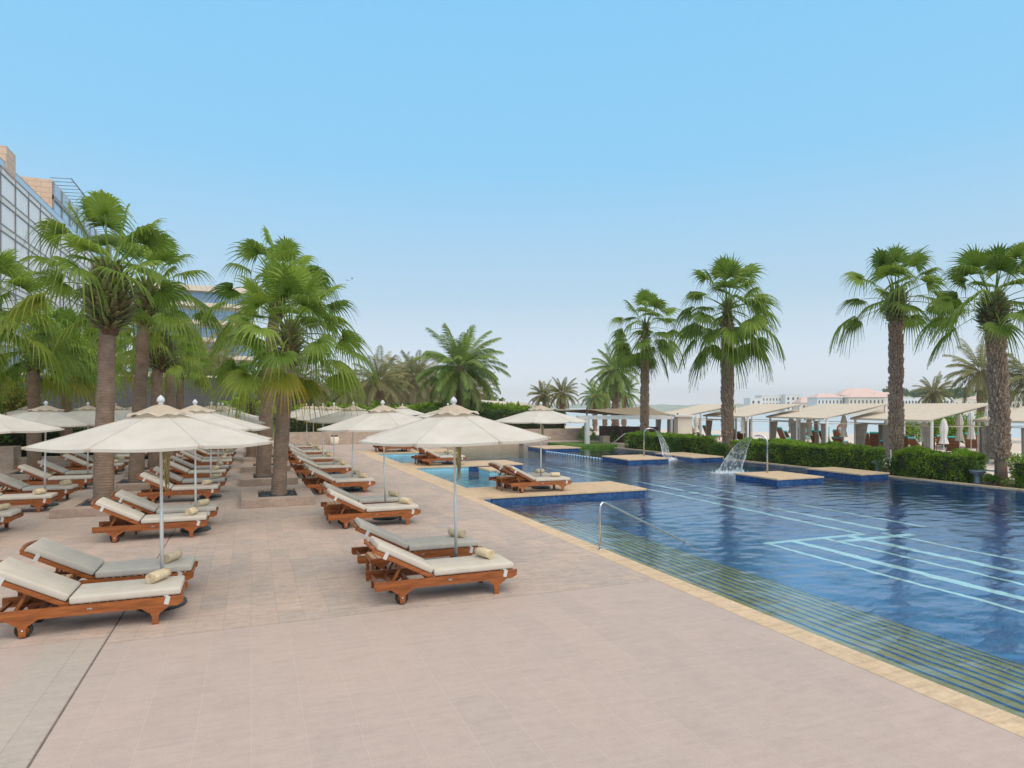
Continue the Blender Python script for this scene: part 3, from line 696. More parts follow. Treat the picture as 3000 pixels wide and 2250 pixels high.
def hedge(name, p0, p1, width, z0, z1, n, size, label, m=M_hedge, mtop=None, seed=1, bumpy=.12, agep=.03, cat='hedge', elong=2.0):
    """clipped hedge along p0-p1"""
    rnd = random.Random(seed); P0 = V((*p0, 0)); P1 = V((*p1, 0)); D = P1 - P0; L = D.length; D.normalize(); S = V((-D.y, D.x, 0))
    ctr = (P0 + P1) / 2; e = empty(name, (ctr.x, ctr.y, z0)); h = z1 - z0
    b = MB(); b.att = []
    Rm = Matrix(((D.x, S.x, 0), (D.y, S.y, 0), (0, 0, 1)))
    b.box((0, 0, h * .47), (L - .3, width - .3, h * .86), M_core, rot=Rm); b.att = [(0, 0, 0)] * len(b.v)
    at = 2 * h * (L + width); tt = L * width
    def pf(r_):
        if r_.random() < tt / (tt + at) * 1.3:
            x, y, z, nn = r_.uniform(-L / 2, L / 2), r_.uniform(-width / 2, width / 2), h, V((0, 0, 1))
        else:
            z = h * r_.random() ** .9
            if r_.random() < L / (L + width): x, y = r_.uniform(-L / 2, L / 2), r_.choice((-1, 1)) * width / 2; nn = V((0, 1 if y > 0 else -1, .2))
            else: x, y = r_.choice((-1, 1)) * L / 2, r_.uniform(-width / 2, width / 2); nn = V((1 if x > 0 else -1, 0, .2))
        q = D * x + S * y + V((0, 0, z)); g = noise.noise((q + ctr) * 1.1) * bumpy * 1.6 + noise.noise((q + ctr) * 3.5) * bumpy
        nw = D * nn.x + S * nn.y + V((0, 0, nn.z)); q = q + nw * (g - r_.random() ** 2 * .13)
        return q, nw
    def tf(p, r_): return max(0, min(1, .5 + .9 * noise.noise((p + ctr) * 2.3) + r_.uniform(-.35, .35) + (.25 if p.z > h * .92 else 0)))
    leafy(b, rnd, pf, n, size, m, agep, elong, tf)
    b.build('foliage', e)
    return tag(e, label, cat)
def blob_bush(name, loc, rx, ry, rz, n, size, label, m=M_bush, seed=1, agep=.05, cat='shrub', lobes=7, elong=2.0, stem=True, kind=None):
    rnd = random.Random(seed); e = empty(name, loc); b = MB(); b.att = []
    cs = [(V((rnd.uniform(-.5, .5) * rx, rnd.uniform(-.5, .5) * ry, rz * rnd.uniform(.7, 1.35))), rnd.uniform(.45, .75)) for _ in range(lobes)]
    def pf(r_):
        c, k = r_.choice(cs); d = V((r_.gauss(0, 1), r_.gauss(0, 1), r_.gauss(0, 1))).normalized(); q = c + V((d.x * rx, d.y * ry, d.z * rz)) * k * (r_.random() ** .25)
        q += d * noise.noise(q * 1.7) * .3
        if q.z < .05: q.z = abs(q.z) * .5
        return q, d
    def tf(p, r_): return max(0, min(1, .45 + noise.noise((p + V(loc)) * 1.4) + r_.uniform(-.3, .3)))
    leafy(b, rnd, pf, n, size, m, agep, elong, tf); b.build('foliage', e)
    if stem:
        s_ = MB()
        for k in range(4):
            a = rnd.uniform(0, 6.28); s_.tube([(0, 0, -.1), (math.cos(a) * rx * .15, math.sin(a) * ry * .15, rz * .5), (math.cos(a) * rx * .4, math.sin(a) * ry * .4, rz * 1.1)], [.06, .045, .02], M_trunk, 6)
        s_.build('stems', e)
    return tag(e, label, cat)
#@@PART2
# ================================================================ POOLSIDE FURNITURE
def make_lounger():
    e = empty('sun_lounger')
    f = MB()
    for sy in (-1, 1):
        f.prism([(-.975, .225), (-.955, .20), (.90, .20), (.965, .235), (.975, .31), (-.975, .31)], sy * .325 - .018, sy * .325 + .018, M_wood)
    for x in (-.90, -.72, -.5, -.22): f.box((x, 0, .245), (.035, .62, .04), M_wood)
    for i in range(13): f.box((-.12 + .085 * i, 0, .295), (.055, .614, .018), M_wood)
    f.box((.93, 0, .265), (.03, .614, .07), M_wood)
    f.build('frame', e)
    legp = [(-.15, .202), (.15, .202), (.10, .165), (.048, .13), (.034, .09), (.034, 0), (-.034, 0), (-.034, .09), (-.048, .13), (-.10, .165)]
    for sx, x in ((1, .675), (-1, -.615)):
        for sy in (-1, 1):
            l = MB(); zoff = 0 if sx > 0 else .018
            l.prism([(px_ + x, max(pz, zoff)) for px_, pz in legp], sy * .325 - .017, sy * .325 + .017, M_wood); l.build('leg', e)
    for sy in (-1, 1):
        wl = MB(); n = 20; cy = sy * .278
        for (r_o, r_i, y0, y1, m) in ((.085, .062, -.02, .02, M_black), (.062, .0, -.014, .014, M_wood)):
            vs = []; fs = []
            prof = [(r_i, y0), (r_o, y0), (r_o, y1), (r_i, y1)]
            for r_, yy in prof:
                for k in range(n): a = 2 * math.pi * k / n; vs.append((-.615 + r_ * math.cos(a), cy + yy, .085 + r_ * math.sin(a)))
            for q in range(3 if r_i == 0 else 4):
                for k in range(n): fs.append((q * n + k, q * n + (k + 1) % n, ((q + 1) % 4) * n + (k + 1) % n, ((q + 1) % 4) * n + k))
            wl.add(vs, fs, m, True)
        wl.tube([(-.615, cy - .02, .085), (-.615, cy + sy * .07, .085)], .012, M_steel, 8); wl.build('wheel', e)
    # backrest, hinged at x=-.2
    hx, hz, an = -.20, .318, R(27.5); ux, uz = -math.cos(an), math.sin(an); nx, nz = math.sin(an), math.cos(an)
    Rm = Matrix.Rotation(an, 3, 'Y')          # local +x stays, tilt so that -x side rises
    def P(s_, y, h): return (hx + ux * s_ + nx * h, y, hz + uz * s_ + nz * h)
    bk = MB()
    for sy in (-1, 1): bk.box(P(.44, sy * .285, -.012), (.90, .03, .05), M_wood, rot=Rm)
    for i in range(9): bk.box(P(.06 + .088 * i, 0, .004), (.055, .55, .016), M_wood, rot=Rm)
    # shaped head rail
    hp = []
    for k in range(9):
        y = -.30 + .6 * k / 8; hp.append(P(.885 + .035 * math.cos(math.pi * (k / 8 - .5)), y, .012))
    bk.tube(hp, .024, M_wood, 8)
    bk.box(P(.43, 0, -.05), (.04, .55, .035), M_wood, rot=Rm)
    bk.build('backrest', e)
    pr = MB()
    for sy in (-1, 1):
        a = V(P(.43, sy * .2, -.05)); b_ = V((-.72, sy * .2, .262)); pr.box((a + b_) / 2, ((a - b_).length, .028, .034), M_wood, rot=Matrix.Rotation(-math.atan2((a - b_).z, (a - b_).x), 3, 'Y'))
    pr.tube([(-.72, -.22, .262), (-.72, .22, .262)], .014, M_wood, 6)
    for y in (-.26, .26):
        pr.box((-.72, y, .225), (.46, .028, .03), M_wood)
    pr.build('support_strut', e)
    c = MB(); c.box((.375, 0, .358), (1.13, .625, .088), M_cush, bev=.030, seg=3, smooth=True); sc_ = c.build('seat_cushion', e)
    p_ = MB()
    for z in (.329, .388): p_.tube([(-.165, -.305, z), (.915, -.305, z), (.93, -.29, z), (.93, .29, z), (.915, .305, z), (-.165, .305, z)], .005, M_cush, 5)
    p_.build('piping', sc_)
    c = MB(); c.box(P(.44, 0, .060), (.82, .60, .088), M_cush, rot=Rm, bev=.030, seg=3, smooth=True); c.build('back_cushion', e)
    s_ = MB(); s_.box((.80, -.345, .272), (.05, .004, .095), M_strap, rot=Matrix.Rotation(R(14), 3, 'Y')); s_.box((.79, -.331, .322), (.05, .03, .006), M_strap); s_.build('strap', e)
    s_ = MB(); s_.box(P(.70, -.303, .0), (.05, .006, .10), M_strap, rot=Rm); s_.build('strap', e)
    g = MB(); g.box((.02, -.3455, .262), (.05, .005, .020), M_steel, bev=.002); g.build('badge', e)
    return e
LOUNGER = make_lounger(); LT = record(LOUNGER); lounger_used = [False]
def put_lounger(x, y, rz, label, group, z=0):
    if not lounger_used[0]:
        o = LOUNGER; lounger_used[0] = True; o.location = (x, y, z); o.rotation_euler = (0, 0, rz)
    else: o = copy_thing(LOUNGER, (x, y, z), rz, LT)
    return tag(o, label, 'sun lounger', group)
def make_towel():
    b = MB(); n = 90; turns = 3.4; L = .29; rnd = random.Random(3); ring = []
    for i in range(n + 1):
        t = i / n; a = -turns * 2 * math.pi * t - 1.2; r_ = .014 + .064 * t + .003 * math.sin(a * 3.1)
        ring.append((r_, a))
    vs = []
    for x, dr in ((-L / 2, 0), (-L / 4, .003), (0, .004), (L / 4, .003), (L / 2, 0)):
        for r_, a in ring: vs.append((x + rnd.uniform(-.002, .002), (r_ + dr) * math.cos(a), (r_ + dr) * math.sin(a) * .92))
        for r_, a in ring: vs.append((x, (r_ + dr - .012) * math.cos(a), (r_ + dr - .012) * math.sin(a) * .92))
    m = n + 1; fs = []
    for q in range(4):
        o0 = q * 2 * m; o1 = (q + 1) * 2 * m
        for i in range(n):
            fs.append((o0 + i, o1 + i, o1 + i + 1, o0 + i + 1)); fs.append((o0 + m + i, o0 + m + i + 1, o1 + m + i + 1, o1 + m + i))
        fs.append((o0 + n, o1 + n, o1 + m + n, o0 + m + n))
    for i in range(n):
        fs.append((i, i + 1, m + i + 1, m + i)); o = 8 * m; fs.append((o + i, o + m + i, o + m + i + 1, o + i + 1))
    b.add(vs, fs, M_towel, True); return b.build('rolled_towel')
TOWEL = make_towel(); towel_used = [False]
def put_towel(x, y, z, rz, label):
    if not towel_used[0]: o = TOWEL; towel_used[0] = True
    else: o = TOWEL.copy(); COL.objects.link(o)
    o.location = (x, y, z); o.rotation_euler = (random.uniform(-.8, .8), 0, rz)
    return tag(o, label, 'towel', 'rolled towels on the sun loungers')
def make_table():
    e = empty('side_table'); b = MB()
    for i in range(6): b.box((-.195 + .078 * i, 0, .405), (.062, .44, .018), M_woodW)
    b.build('tabletop', e)
    b = MB()
    for s_ in (-1, 1): b.box((0, s_ * .215, .375), (.46, .022, .055), M_wood); b.box((s_ * .235, 0, .375), (.022, .41, .055), M_wood)
    b.build('apron', e)
    for sx in (-1, 1):
        for sy in (-1, 1): b = MB(); b.box((sx * .215, sy * .20, .175), (.045, .045, .35), M_wood, bev=.004, seg=1); b.build('leg', e)
    return e
TABLE = make_table(); TT = record(TABLE); table_used = [False]
def put_table(x, y, rz, label, z=0):
    if not table_used[0]: o = TABLE; table_used[0] = True; o.location = (x, y, z); o.rotation_euler = (0, 0, rz)
    else: o = copy_thing(TABLE, (x, y, z), rz, TT)
    return tag(o, label, 'side table', 'side tables between the lounger pairs')
def make_parasol(cord=True, rad=1.52, seed=0, lean=0):
    e = empty('parasol'); rnd = random.Random(seed)
    b = MB(); b.lathe([(0, 0), (.30, 0), (.31, .02), (.30, .05), (.12, .075), (.05, .08), (.05, .085)], M_dgrey, 28); b.tube([(0, 0, .06), (0, 0, .36)], .032, M_dgrey, 12); b.build('base', e)
    b = MB(); b.tube([(0, 0, .3), (0, 0, 1.2), (0, 0, 1.205), (0, 0, 2.48)], [.024, .024, .019, .019], M_pole, 12); b.build('pole', e)
    NA, NR = 64, 12; b = MB(); vs = []
    apex, rim = 2.50, 2.09
    for i in range(NR + 1):
        t = i / NR * .98 + .02
        for k in range(NA):
            a = 2 * math.pi * k / NA; ph = (a % (math.pi / 4)) / (math.pi / 4); mid = math.sin(math.pi * ph)
            chord = math.cos(math.pi / 8) / math.cos((a % (math.pi / 4)) - math.pi / 8)
            r_ = rad * t * (chord * (1 - .03 * mid * t))
            z = apex - (apex - rim) * (t ** 1.06) - .004 * math.sin(math.pi * t) - .022 * mid * t + .004 * noise.noise(V((a * 3, t * 6, seed)))
            vs.append((r_ * math.cos(a), r_ * math.sin(a), z))
    fs = [(i * NA + k, (i + 1) * NA + k, (i + 1) * NA + (k + 1) % NA, i * NA + (k + 1) % NA) for i in range(NR) for k in range(NA)]
    b.add(vs, fs, M_canvas, True)
    # hem fold
    vs2 = []
    for k in range(NA):
        x, y, z = vs[NR * NA + k]; vs2 += [(x, y, z), (x * .995, y * .995, z - .035)]
    b.add(vs2, [(2 * k, 2 * ((k + 1) % NA), 2 * ((k + 1) % NA) + 1, 2 * k + 1) for k in range(NA)], M_canvas, False)
    for k in range(8):            # seams
        a = math.pi / 4 * k; i8 = k * 8
        b.tube([V(vs[i * NA + i8]) + V((0, 0, .003)) for i in range(0, NR + 1, 2)], .003, M_canvas, 4, False)
        x, y, z = vs[NR * NA + i8]; b.box((x * .985, y * .985, z - .012), (.09, .05, .035), M_capm, rot=Matrix.Rotation(a, 3, 'Z'), bev=.008, seg=1)
    b.build('canopy', e)
    b = MB(); vs = []; NA = 48
    for i, (r_, z) in enumerate([(.02, 2.575), (.10, 2.555), (.20, 2.51), (.30, 2.468), (.39, 2.445)]):
        for k in range(NA):
            a = 2 * math.pi * k / NA; rip = math.sin(a * 11 + seed) * .018 + math.sin(a * 5 + 1.3 * seed) * .010
            rr = r_ * (1 + .06 * math.cos(8 * a) * (i / 4)); vs.append((rr * math.cos(a), rr * math.sin(a), z + rip * (i / 4) ** 3))
    b.add(vs, [(i * NA + k, (i + 1) * NA + k, (i + 1) * NA + (k + 1) % NA, i * NA + (k + 1) % NA) for i in range(4) for k in range(NA)], M_capm, True); b.build('cap', e)
    b = MB(); b.lathe([(0, 2.57), (.03, 2.57), (.034, 2.582), (.022, 2.59), (.045, 2.605), (.052, 2.625), (.045, 2.65), (.025, 2.675), (.004, 2.693)], M_finial, 16); b.build('finial', e)
    b = MB()
    for k in range(8):
        a = math.pi / 4 * k; o = V((math.cos(a), math.sin(a), 0)); top = V((0, 0, 2.43)); tip = o * rad * .97 + V((0, 0, 2.085)); b.tube([top + o * .03, (top + tip) / 2 + V((0, 0, -.0)), tip - V((0, 0, .02))], .010, M_pole, 5); b.tube([V((0, 0, 2.02)) + o * .03, top.lerp(tip, .5)], .008, M_pole, 5)
    b.lathe([(.02, 1.99), (.05, 1.99), (.05, 2.05), (.02, 2.05)], M_pole, 12); b.build('rib_frame', e)
    if cord:
        b = MB()
        for k in range(9):
            a = rnd.uniform(-.8, .8); x0 = .028 + rnd.uniform(0, .05); y0 = rnd.uniform(-.03, .03); zb = 1.60 - rnd.uniform(0, .22)
            pts = [(x0, y0, 1.97), (x0 + rnd.uniform(.0, .03), y0 + .01, 1.83), (x0 * .8 + .01, y0 * .5, 1.73), (x0 + rnd.uniform(0, .04), y0, zb + .06), (x0 + .02, y0 + .01, zb), (x0 + .035, y0 + .02, zb + .05), (x0 + .03, y0 + .015, 1.73), (x0 + .045, y0 + .01, 1.95)]
            b.tube(pts, .0055, M_rope, 5)
        b.tube([(.03, 0, 1.74), (.055, .02, 1.735), (.06, -.02, 1.73), (.03, 0, 1.72)], .008, M_rope, 5); b.build('cord', e)
    return e
PARC = make_parasol(True, seed=1); PCT = record(PARC); PARN = make_parasol(False, seed=2); PNT = record(PARN); pu = [False, False]
def put_parasol(x, y, rz, label, cord=False, z=0, s_=1.0, tilt=(0, 0)):
    i = 0 if cord else 1; src, tr = ((PARC, PCT), (PARN, PNT))[i]
    if not pu[i]: o = src; pu[i] = True; o.location = (x, y, z); o.rotation_euler = (0, 0, rz)
    else: o = copy_thing(src, (x, y, z), rz, tr)
    o.scale = (s_, s_, 1); o.rotation_euler[0] = tilt[0]; o.rotation_euler[1] = tilt[1]
    return tag(o, label, 'parasol', 'open white parasols over the lounger pairs')
rnd = random.Random(11)
ROWS = [
 ('A', -1.06, [(9.5, 9.02, 10.22), (15.0, 14.5, 15.68), (20.3, 19.75, 21.5), (24.9, 24.35, 26.0), (29.5, 29.1, 30.5), (34.0, 33.4, 34.8), (38.3, 37.8, 39.1)], 'in the middle row', 'loungers of the middle row', -1),
 ('B', -4.92, [(15.6, 15.0, 16.4), (20.1, 19.2, 21.1), (24.9, 23.8, 25.6), (29.6, 28.5, 30.2), (34.4, 33.4, 34.8)], 'in the far left row', 'loungers of the far left row', -1),
 ('C', 2.85, [(9.45, 8.72, 10.30), (15.0, 14.32, 15.62), (20.4, 20.0, 21.15), (25.1, 24.6, 26.0), (29.25, 28.9, 30.2), (33.7, 33.3, 34.7), (37.8, 37.5, 38.8)], 'in the poolside row', 'loungers of the row beside the pool', 1),
]
for rn, px_, prs, where, grp, tw in ROWS:
    lx = px_ - {'A': .66, 'B': .55, 'C': .43}[rn]
    for i, (yp, y0, y1) in enumerate(prs):
        pw = f'{ORD[i]} pair back {where}'
        for j, yy in enumerate((y0, y1)):
            xx = lx + rnd.uniform(-.05, .05) * (0 if (i == 0) else 1) + (.03 * j); rz = R(rnd.uniform(-1.5, 1.5)) if i else R(.5 * (1 - 2 * j))
            nf = ('nearer', 'farther')[j]
            put_lounger(xx, yy, rz, f'{nf} teak lounger of the {pw}', grp)
            if rn == 'B' and i == 2 and j == 0: continue
            tx = xx + (.67 if tw > 0 else .64) + rnd.uniform(-.04, .06); ty = yy + rnd.uniform(-.03, .12)
            trz = (R(-62) if tw > 0 else R(62)) + rnd.uniform(-.2, .2)
            put_towel(tx, ty, .402 + .070, trz, f'rolled cream towel on the {nf} lounger, {pw}')
        put_table(lx - .62, (y0 + y1) / 2 + .02, R(rnd.uniform(-3, 3)), f'small slatted teak table between the {pw}')
        cord = (i == 0)
        rz = {('A', 0): R(22.5), ('C', 0): R(8)}.get((rn, i), R(rnd.uniform(0, 45)))
        tilt = {('C', 1): (0, R(-1.6)), ('C', 2): (0, R(1.0)), ('C', 0): (0, R(-1.0))}.get((rn, i), (R(rnd.uniform(-.6, .6)), R(rnd.uniform(-.6, .6))))
        put_parasol(px_, yp, rz, f'open white parasol over the {pw}', cord, tilt=tilt, s_=.94 if rn == 'A' else (.95 if rn == 'C' else .97))
put_parasol(-8.6, 33.0, .3, 'open white parasol half hidden at the left edge behind another')
JN = ['nearest', 'middle', 'farthest']
for i, (jx, jy, pxx) in enumerate([(8.02, 18.15, 8.40), (7.72, 27.72, 8.15), (7.5, 36.5, 8.0)]):
    for j in (0, 1):
        nf = ('nearer', 'farther')[j]; yy = jy + j * 1.18
        if i == 2: yy = jy + j * 1.05
        put_lounger(jx - .05 * j, yy, R(rnd.uniform(-2, 2)), f'{nf} teak lounger on the {JN[i]} stone jetty in the pool', 'loungers on the pool jetties')
        put_towel(jx + .60, yy + .05, .472, R(-20 + 30 * j), f'rolled cream towel on the {nf} lounger of the {JN[i]} jetty')
    put_table(jx - .80, jy + .58, 0, f'small teak table between the loungers on the {JN[i]} jetty')
    put_parasol(pxx, jy + .62, R(12 + 9 * i), f'open white parasol over the {JN[i]} stone jetty', cord=(i == 0), s_=(.97, .97, .9)[i])

# ---- planters
def planter(x0, x1, y0, y1, h, label, seed, dirt=False):
    cx, cy = (x0 + x1) / 2, (y0 + y1) / 2; e = empty('tree_planter', (cx, cy, 0)); t_ = .40; a, b_ = (x1 - x0) / 2, (y1 - y0) / 2
    b = MB(); b.span((-a, -b_, 0), (a, -b_ + t_, h), M_planter, .006); b.span((-a, b_ - t_, 0), (a, b_, h), M_planter, .006)
    b.span((-a, -b_ + t_ + .001, 0), (-a + t_, b_ - t_ - .001, h - .001), M_planter); b.span((a - t_, -b_ + t_ + .001, 0), (a, b_ - t_ - .001, h - .001), M_planter); b.build('curb', e)
    r_ = random.Random(seed); b = MB(); b.span((-a + t_, -b_ + t_, 0), (a - t_, b_ - t_, h - .10), M_pebb)
    for _ in range(700):
        x, y = r_.uniform(-a + t_ + .03, a - t_ - .03), r_.uniform(-b_ + t_ + .03, b_ - t_ - .03); s_ = r_.uniform(.018, .05); z = h - .085 + r_.uniform(-.01, .03)
        vs = [V((x, y, z)) + V((dx * s_ * r_.uniform(.7, 1.2), dy * s_ * r_.uniform(.7, 1.2), dz * s_ * .7)) for dx, dy, dz in ((1, 0, 0), (-1, 0, 0), (0, 1, 0), (0, -1, 0), (0, 0, 1), (0, 0, -1))]
        b.add(vs, [(0, 2, 4), (2, 1, 4), (1, 3, 4), (3, 0, 4), (2, 0, 5), (1, 2, 5), (3, 1, 5), (0, 3, 5)], M_pebb)
    o = b.build('pebbles', e); o['kind'] = 'stuff'
    return tag(e, label, 'planter')
PL = 'beside the pool row of loungers'
for i, y in enumerate((17.7, 22.55, 27.15, 31.65, 36.35, 41.0)):
    planter(-.33 + .1 * (i == 0), 1.42 + .12 * (i == 0), y, y + 2.45, .215, f'low square stone planter, {ORD[i]} from the front {PL}', i)
for i, y in enumerate((17.7, 22.6, 27.2, 32.4)):
    planter(-4.25, -2.5, y, y + 2.3, .2, f'low square stone planter, {ORD[i]} from the front in the left palm row', 10 + i)
for i, y in enumerate((22.8, 27.1, 31.6, 36.6)):
    planter(-8.25, -6.4, y, y + 2.4, .2, f'low stone planter, {ORD[i]} from the front under the far left palms', 20 + i)

# ================================================================ PALMS
def cr(px, k): return (px * k * .93, -px * k * .37)
fan_palm('fan_palm', (-3.42, 19.0, .1), 5.85, 2.35, 'tall fan palm with a green bulb of cut leaf bases behind the nearest left parasol', 101, 22, lean=(.14, -.05), r0=0.215, r1=0.19, shaft=1.45, emin=8, emax=84, age=0.2, stubn=300, nseg=30, droop=0.45, stubr=0.44)
fan_palm('fan_palm', (-3.40, 23.9, .1), 6.35, 2.35, 'second fan palm of the left palm row with full drooping crown', 102, 26, lean=(.30, -.12), r0=0.21, r1=0.18, shaft=1.2, emin=-30, age=0.2, nseg=26, droop=0.38, stubr=0.26)
fan_palm('fan_palm', (-3.45, 28.4, .1), 5.2, 1.7, 'shorter fan palm in the left row with cut stubs and few leaves', 103, 22, lean=(.2, 0), r0=0.2, r1=0.2, shaft=1.3, emin=5, age=.3, stubn=200, stubr=0.34)
fan_palm('fan_palm', (-7.32, 28.6, .1), 4.7, 2.05, 'low fan palm at the far left with one leaf hanging over its trunk', 104, 30, r0=0.22, r1=0.19, age=0.5, emin=-30)
fan_palm('fan_palm', (-7.30, 33.0, .1), 4.9, 2.35, 'fan palm with yellowing lower leaves behind the far left parasols', 105, 30, r0=0.22, r1=0.19, age=0.5, emin=-30)
fan_palm('fan_palm', (-7.35, 24.1, .1), 5.6, 2.25, 'big fan palm crown cut off by the left edge of the picture', 106, 34, r0=.27, r1=.22, age=0.15, emin=-30, nseg=28, droop=0.4)
fan_palm('fan_palm', (-7.3, 38.4, .1), 5.0, 1.85, 'fan palm partly hidden behind the tallest left palm', 107, 26, age=0.6, emin=-18, r0=0.22, r1=0.18)
fan_palm('fan_palm', (-7.6, 44.0, .0), 5.3, 1.85, 'fan palm standing close in front of the dark slate wall', 108, 36, age=0.6, emin=-18, r0=0.22, r1=0.18)
fan_palm('fan_palm', (-3.5, 34.2, .1), 5.3, 1.85, 'fan palm behind the three front palms of the left row', 109, 26, age=0.6, emin=-18, r0=0.22, r1=0.18)
fan_palm('fan_palm', (-3.6, 40.0, .0), 5.0, 1.85, 'farthest fan palm of the left palm row', 110, 34, age=0.6, emin=-18, r0=0.22, r1=0.18)
fan_palm('fan_palm', (.70, 18.95, .1), 4.6, 2.2, 'large central fan palm in the nearest planter with a wide low crown', 111, 36, lean=(.28, -.1), r0=0.185, r1=0.215, shaft=.95, emin=-34, age=0.8, nseg=30, stub=True, stubn=90, droop=0.34, stubr=0.24)
fan_palm('fan_palm', (.38, 24.0, .1), 6.75, 2.25, 'taller central fan palm leaning behind the nearest central one', 112, 22, lean=(.45, -.2), r0=0.235, r1=0.18, shaft=1.2, emin=-20, age=.4, nseg=28, droop=0.45, stubr=0.28)
fan_palm('fan_palm', (.0, 32.9, .1), 2.5, 1.75, 'young lime green fan palm low behind the central trunks', 113, 22, r0=.2, r1=.16, shaft=.6, emin=-35, mat=M_fanY, age=.5, stubn=40)
fan_palm('fan_palm', (.6, 37.6, .1), 4.2, 1.9, 'fan palm hidden behind the central palms', 114, 30, age=1.0)
fan_palm('fan_palm', (23.6, 36.4, -.2), 8.1, 2.7, 'slimmer shaggy fan palm right of the white pergola', 115, 36, 'right', r0=0.16, r1=0.14, shaft=1.6, emin=-62, mat=M_fanR, age=.1, droop=0.45, lean=(.1, 0), nseg=24)
fan_palm('fan_palm', (24.0, 28.9, -.2), 8.3, 3.1, 'fullest shaggy fan palm behind the two water spouts', 116, 42, 'right', r0=0.22, r1=0.2, shaft=1.5, emin=-52, mat=M_fanR, age=.1, droop=0.45, nseg=26)
fan_palm('fan_palm', (24.5, 19.25, -.2), 7.4, 2.45, 'tall rough-trunked fan palm between the two right-hand hedges', 117, 26, 'right', r0=0.155, r1=0.14, shaft=1.2, emin=-12, mat=M_fanR, age=.1, droop=0.42, nseg=30, stubn=200, stubr=0.33)
fan_palm('fan_palm', (24.6, 15.25, -.2), 6.6, 2.45, 'rough-trunked fan palm nearest the right edge of the picture', 118, 28, 'right', r0=0.18, r1=0.17, shaft=1.2, emin=-16, mat=M_fanR, age=.1, droop=0.42, lean=(-.25, .1), nseg=30, stubn=220, stubr=0.38)
# date palms behind the wall and the beach (x, y, height, reach)
def dp(px, d, ytop, R_, label, seed, **k):
    x, y = polar(px, d); zc = 2.55 + (1190 - ytop) / 1930 * d
    z0 = k.pop('z0', -.1); return date_palm('date_palm', (x, y, z0), zc - z0, R_, label, seed, **k)
dp(1343, 50, 1078, 3.75, 'broad green date palm standing alone behind the long clipped hedge', 201, nf=64, nl=44, r0=.30, lean=(.1, 0))
dp(1110, 56, 1118, 3.0, 'olive date palm with arching brown fronds left of the broad green one', 202, nf=34, mat=M_dateD, r0=.28, age=1.0, emin=-30)
dp(1178, 78, 1110, 3.6, 'bushy dusty date palm in the middle distance', 203, nf=44, mat=M_dateD, age=1)
dp(1218, 70, 1105, 3.4, 'dusty date palm touching the broad green palm on its left', 204, nf=44, mat=M_dateD, age=1)
dp(1258, 95, 1135, 4.0, 'small grey-green date palm under the fronds of the broad one', 205, nf=40, mat=M_dateD, age=1)
dp(1402, 95, 1145, 3.8, 'small grey date palm right of the broad green palm trunk', 206, nf=36, mat=M_dateD, age=1)
dp(1150, 100, 1140, 4.2, 'hazy date palm low behind the parasols in the centre', 207, nf=40, mat=M_dateD, age=1)
dp(885, 50, 1108, 3.3, 'brownish date palm with drooping fronds right of the central fan palms', 208, nf=30, mat=M_dateD, age=1.2, emin=-40)
dp(1010, 92, 1150, 4.0, 'low hazy date palm behind the row of pool parasols', 209, nf=36, mat=M_dateD, age=.8)
dp(1060, 110, 1150, 4.4, 'distant date palm between parasol tops and haze', 210, nf=36, mat=M_dateD)
dp(1592, 78, 1158, 2.0, 'small date palm left of a similar one above the right jetty parasol', 211, nf=40, mat=M_dateD, age=.3)
dp(1648, 74, 1152, 2.1, 'small date palm standing just right of its twin behind the hedge', 212, nf=40, mat=M_dateD, age=.3)
dp(1803, 62, 1085, 2.7, 'fresh green date palm rising behind the pergola', 213, nf=44, r0=.28, z0=-.6, age=.1)
dp(1743, 84, 1160, 2.3, 'small green date palm left of the tall pergola palm', 214, nf=36, z0=-.6, age=.1)
dp(1772, 88, 1150, 2.8, 'middle one of the small green palms behind the pergola', 215, nf=36, z0=-.6, age=.1)
dp(1828, 88, 1150, 2.8, 'small green date palm right of the tall pergola palm', 216, nf=36, z0=-.6, age=.1)
dp(2736, 72, 1150, 2.2, 'small golden date palm standing before the white arcade', 217, nf=40, mat=M_dateD, z0=-.6, age=.3, pale=True)
dp(2874, 60, 1090, 3.3, 'golden green date palm with pale trunk beside the rightmost fan palm', 218, nf=44, mat=M_dateD, z0=-.6, age=.2, pale=True)
dp(3020, 58, 1110, 3.2, 'date palm cut off by the right edge of the picture', 219, nf=40, mat=M_dateD, z0=-.6, age=.2, pale=True)
dp(243, 46, 1040, 3.0, 'date palm with knobbly trunk among the left fan palms', 220, nf=36)
dp(578, 54, 1050, 3.2, 'date palm with pale knobbly trunk before the dark slate wall', 221, nf=34, mat=M_dateD, age=.8, pale=True)
dp(650, 52, 1080, 3.4, 'leaning brownish date palm at the right end of the dark slate wall', 222, nf=30, mat=M_dateD, age=1, lean=(1.0, 0))

# ================================================================ HEDGES AND SHRUBS
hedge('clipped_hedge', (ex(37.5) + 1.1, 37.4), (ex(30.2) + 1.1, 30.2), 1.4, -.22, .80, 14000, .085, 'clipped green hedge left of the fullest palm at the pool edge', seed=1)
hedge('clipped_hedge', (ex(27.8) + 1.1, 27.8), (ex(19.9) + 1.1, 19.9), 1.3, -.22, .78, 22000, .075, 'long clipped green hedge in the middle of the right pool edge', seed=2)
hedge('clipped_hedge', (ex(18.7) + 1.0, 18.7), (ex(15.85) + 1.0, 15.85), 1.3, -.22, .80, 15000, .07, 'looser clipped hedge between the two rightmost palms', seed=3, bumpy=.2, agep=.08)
hedge('clipped_hedge', (ex(14.6) + 1.2, 14.6), (ex(11.0) + 1.2, 11.0), 1.4, -.22, .72, 14000, .07, 'hedge cut off by the right edge of the picture', seed=4, bumpy=.2)
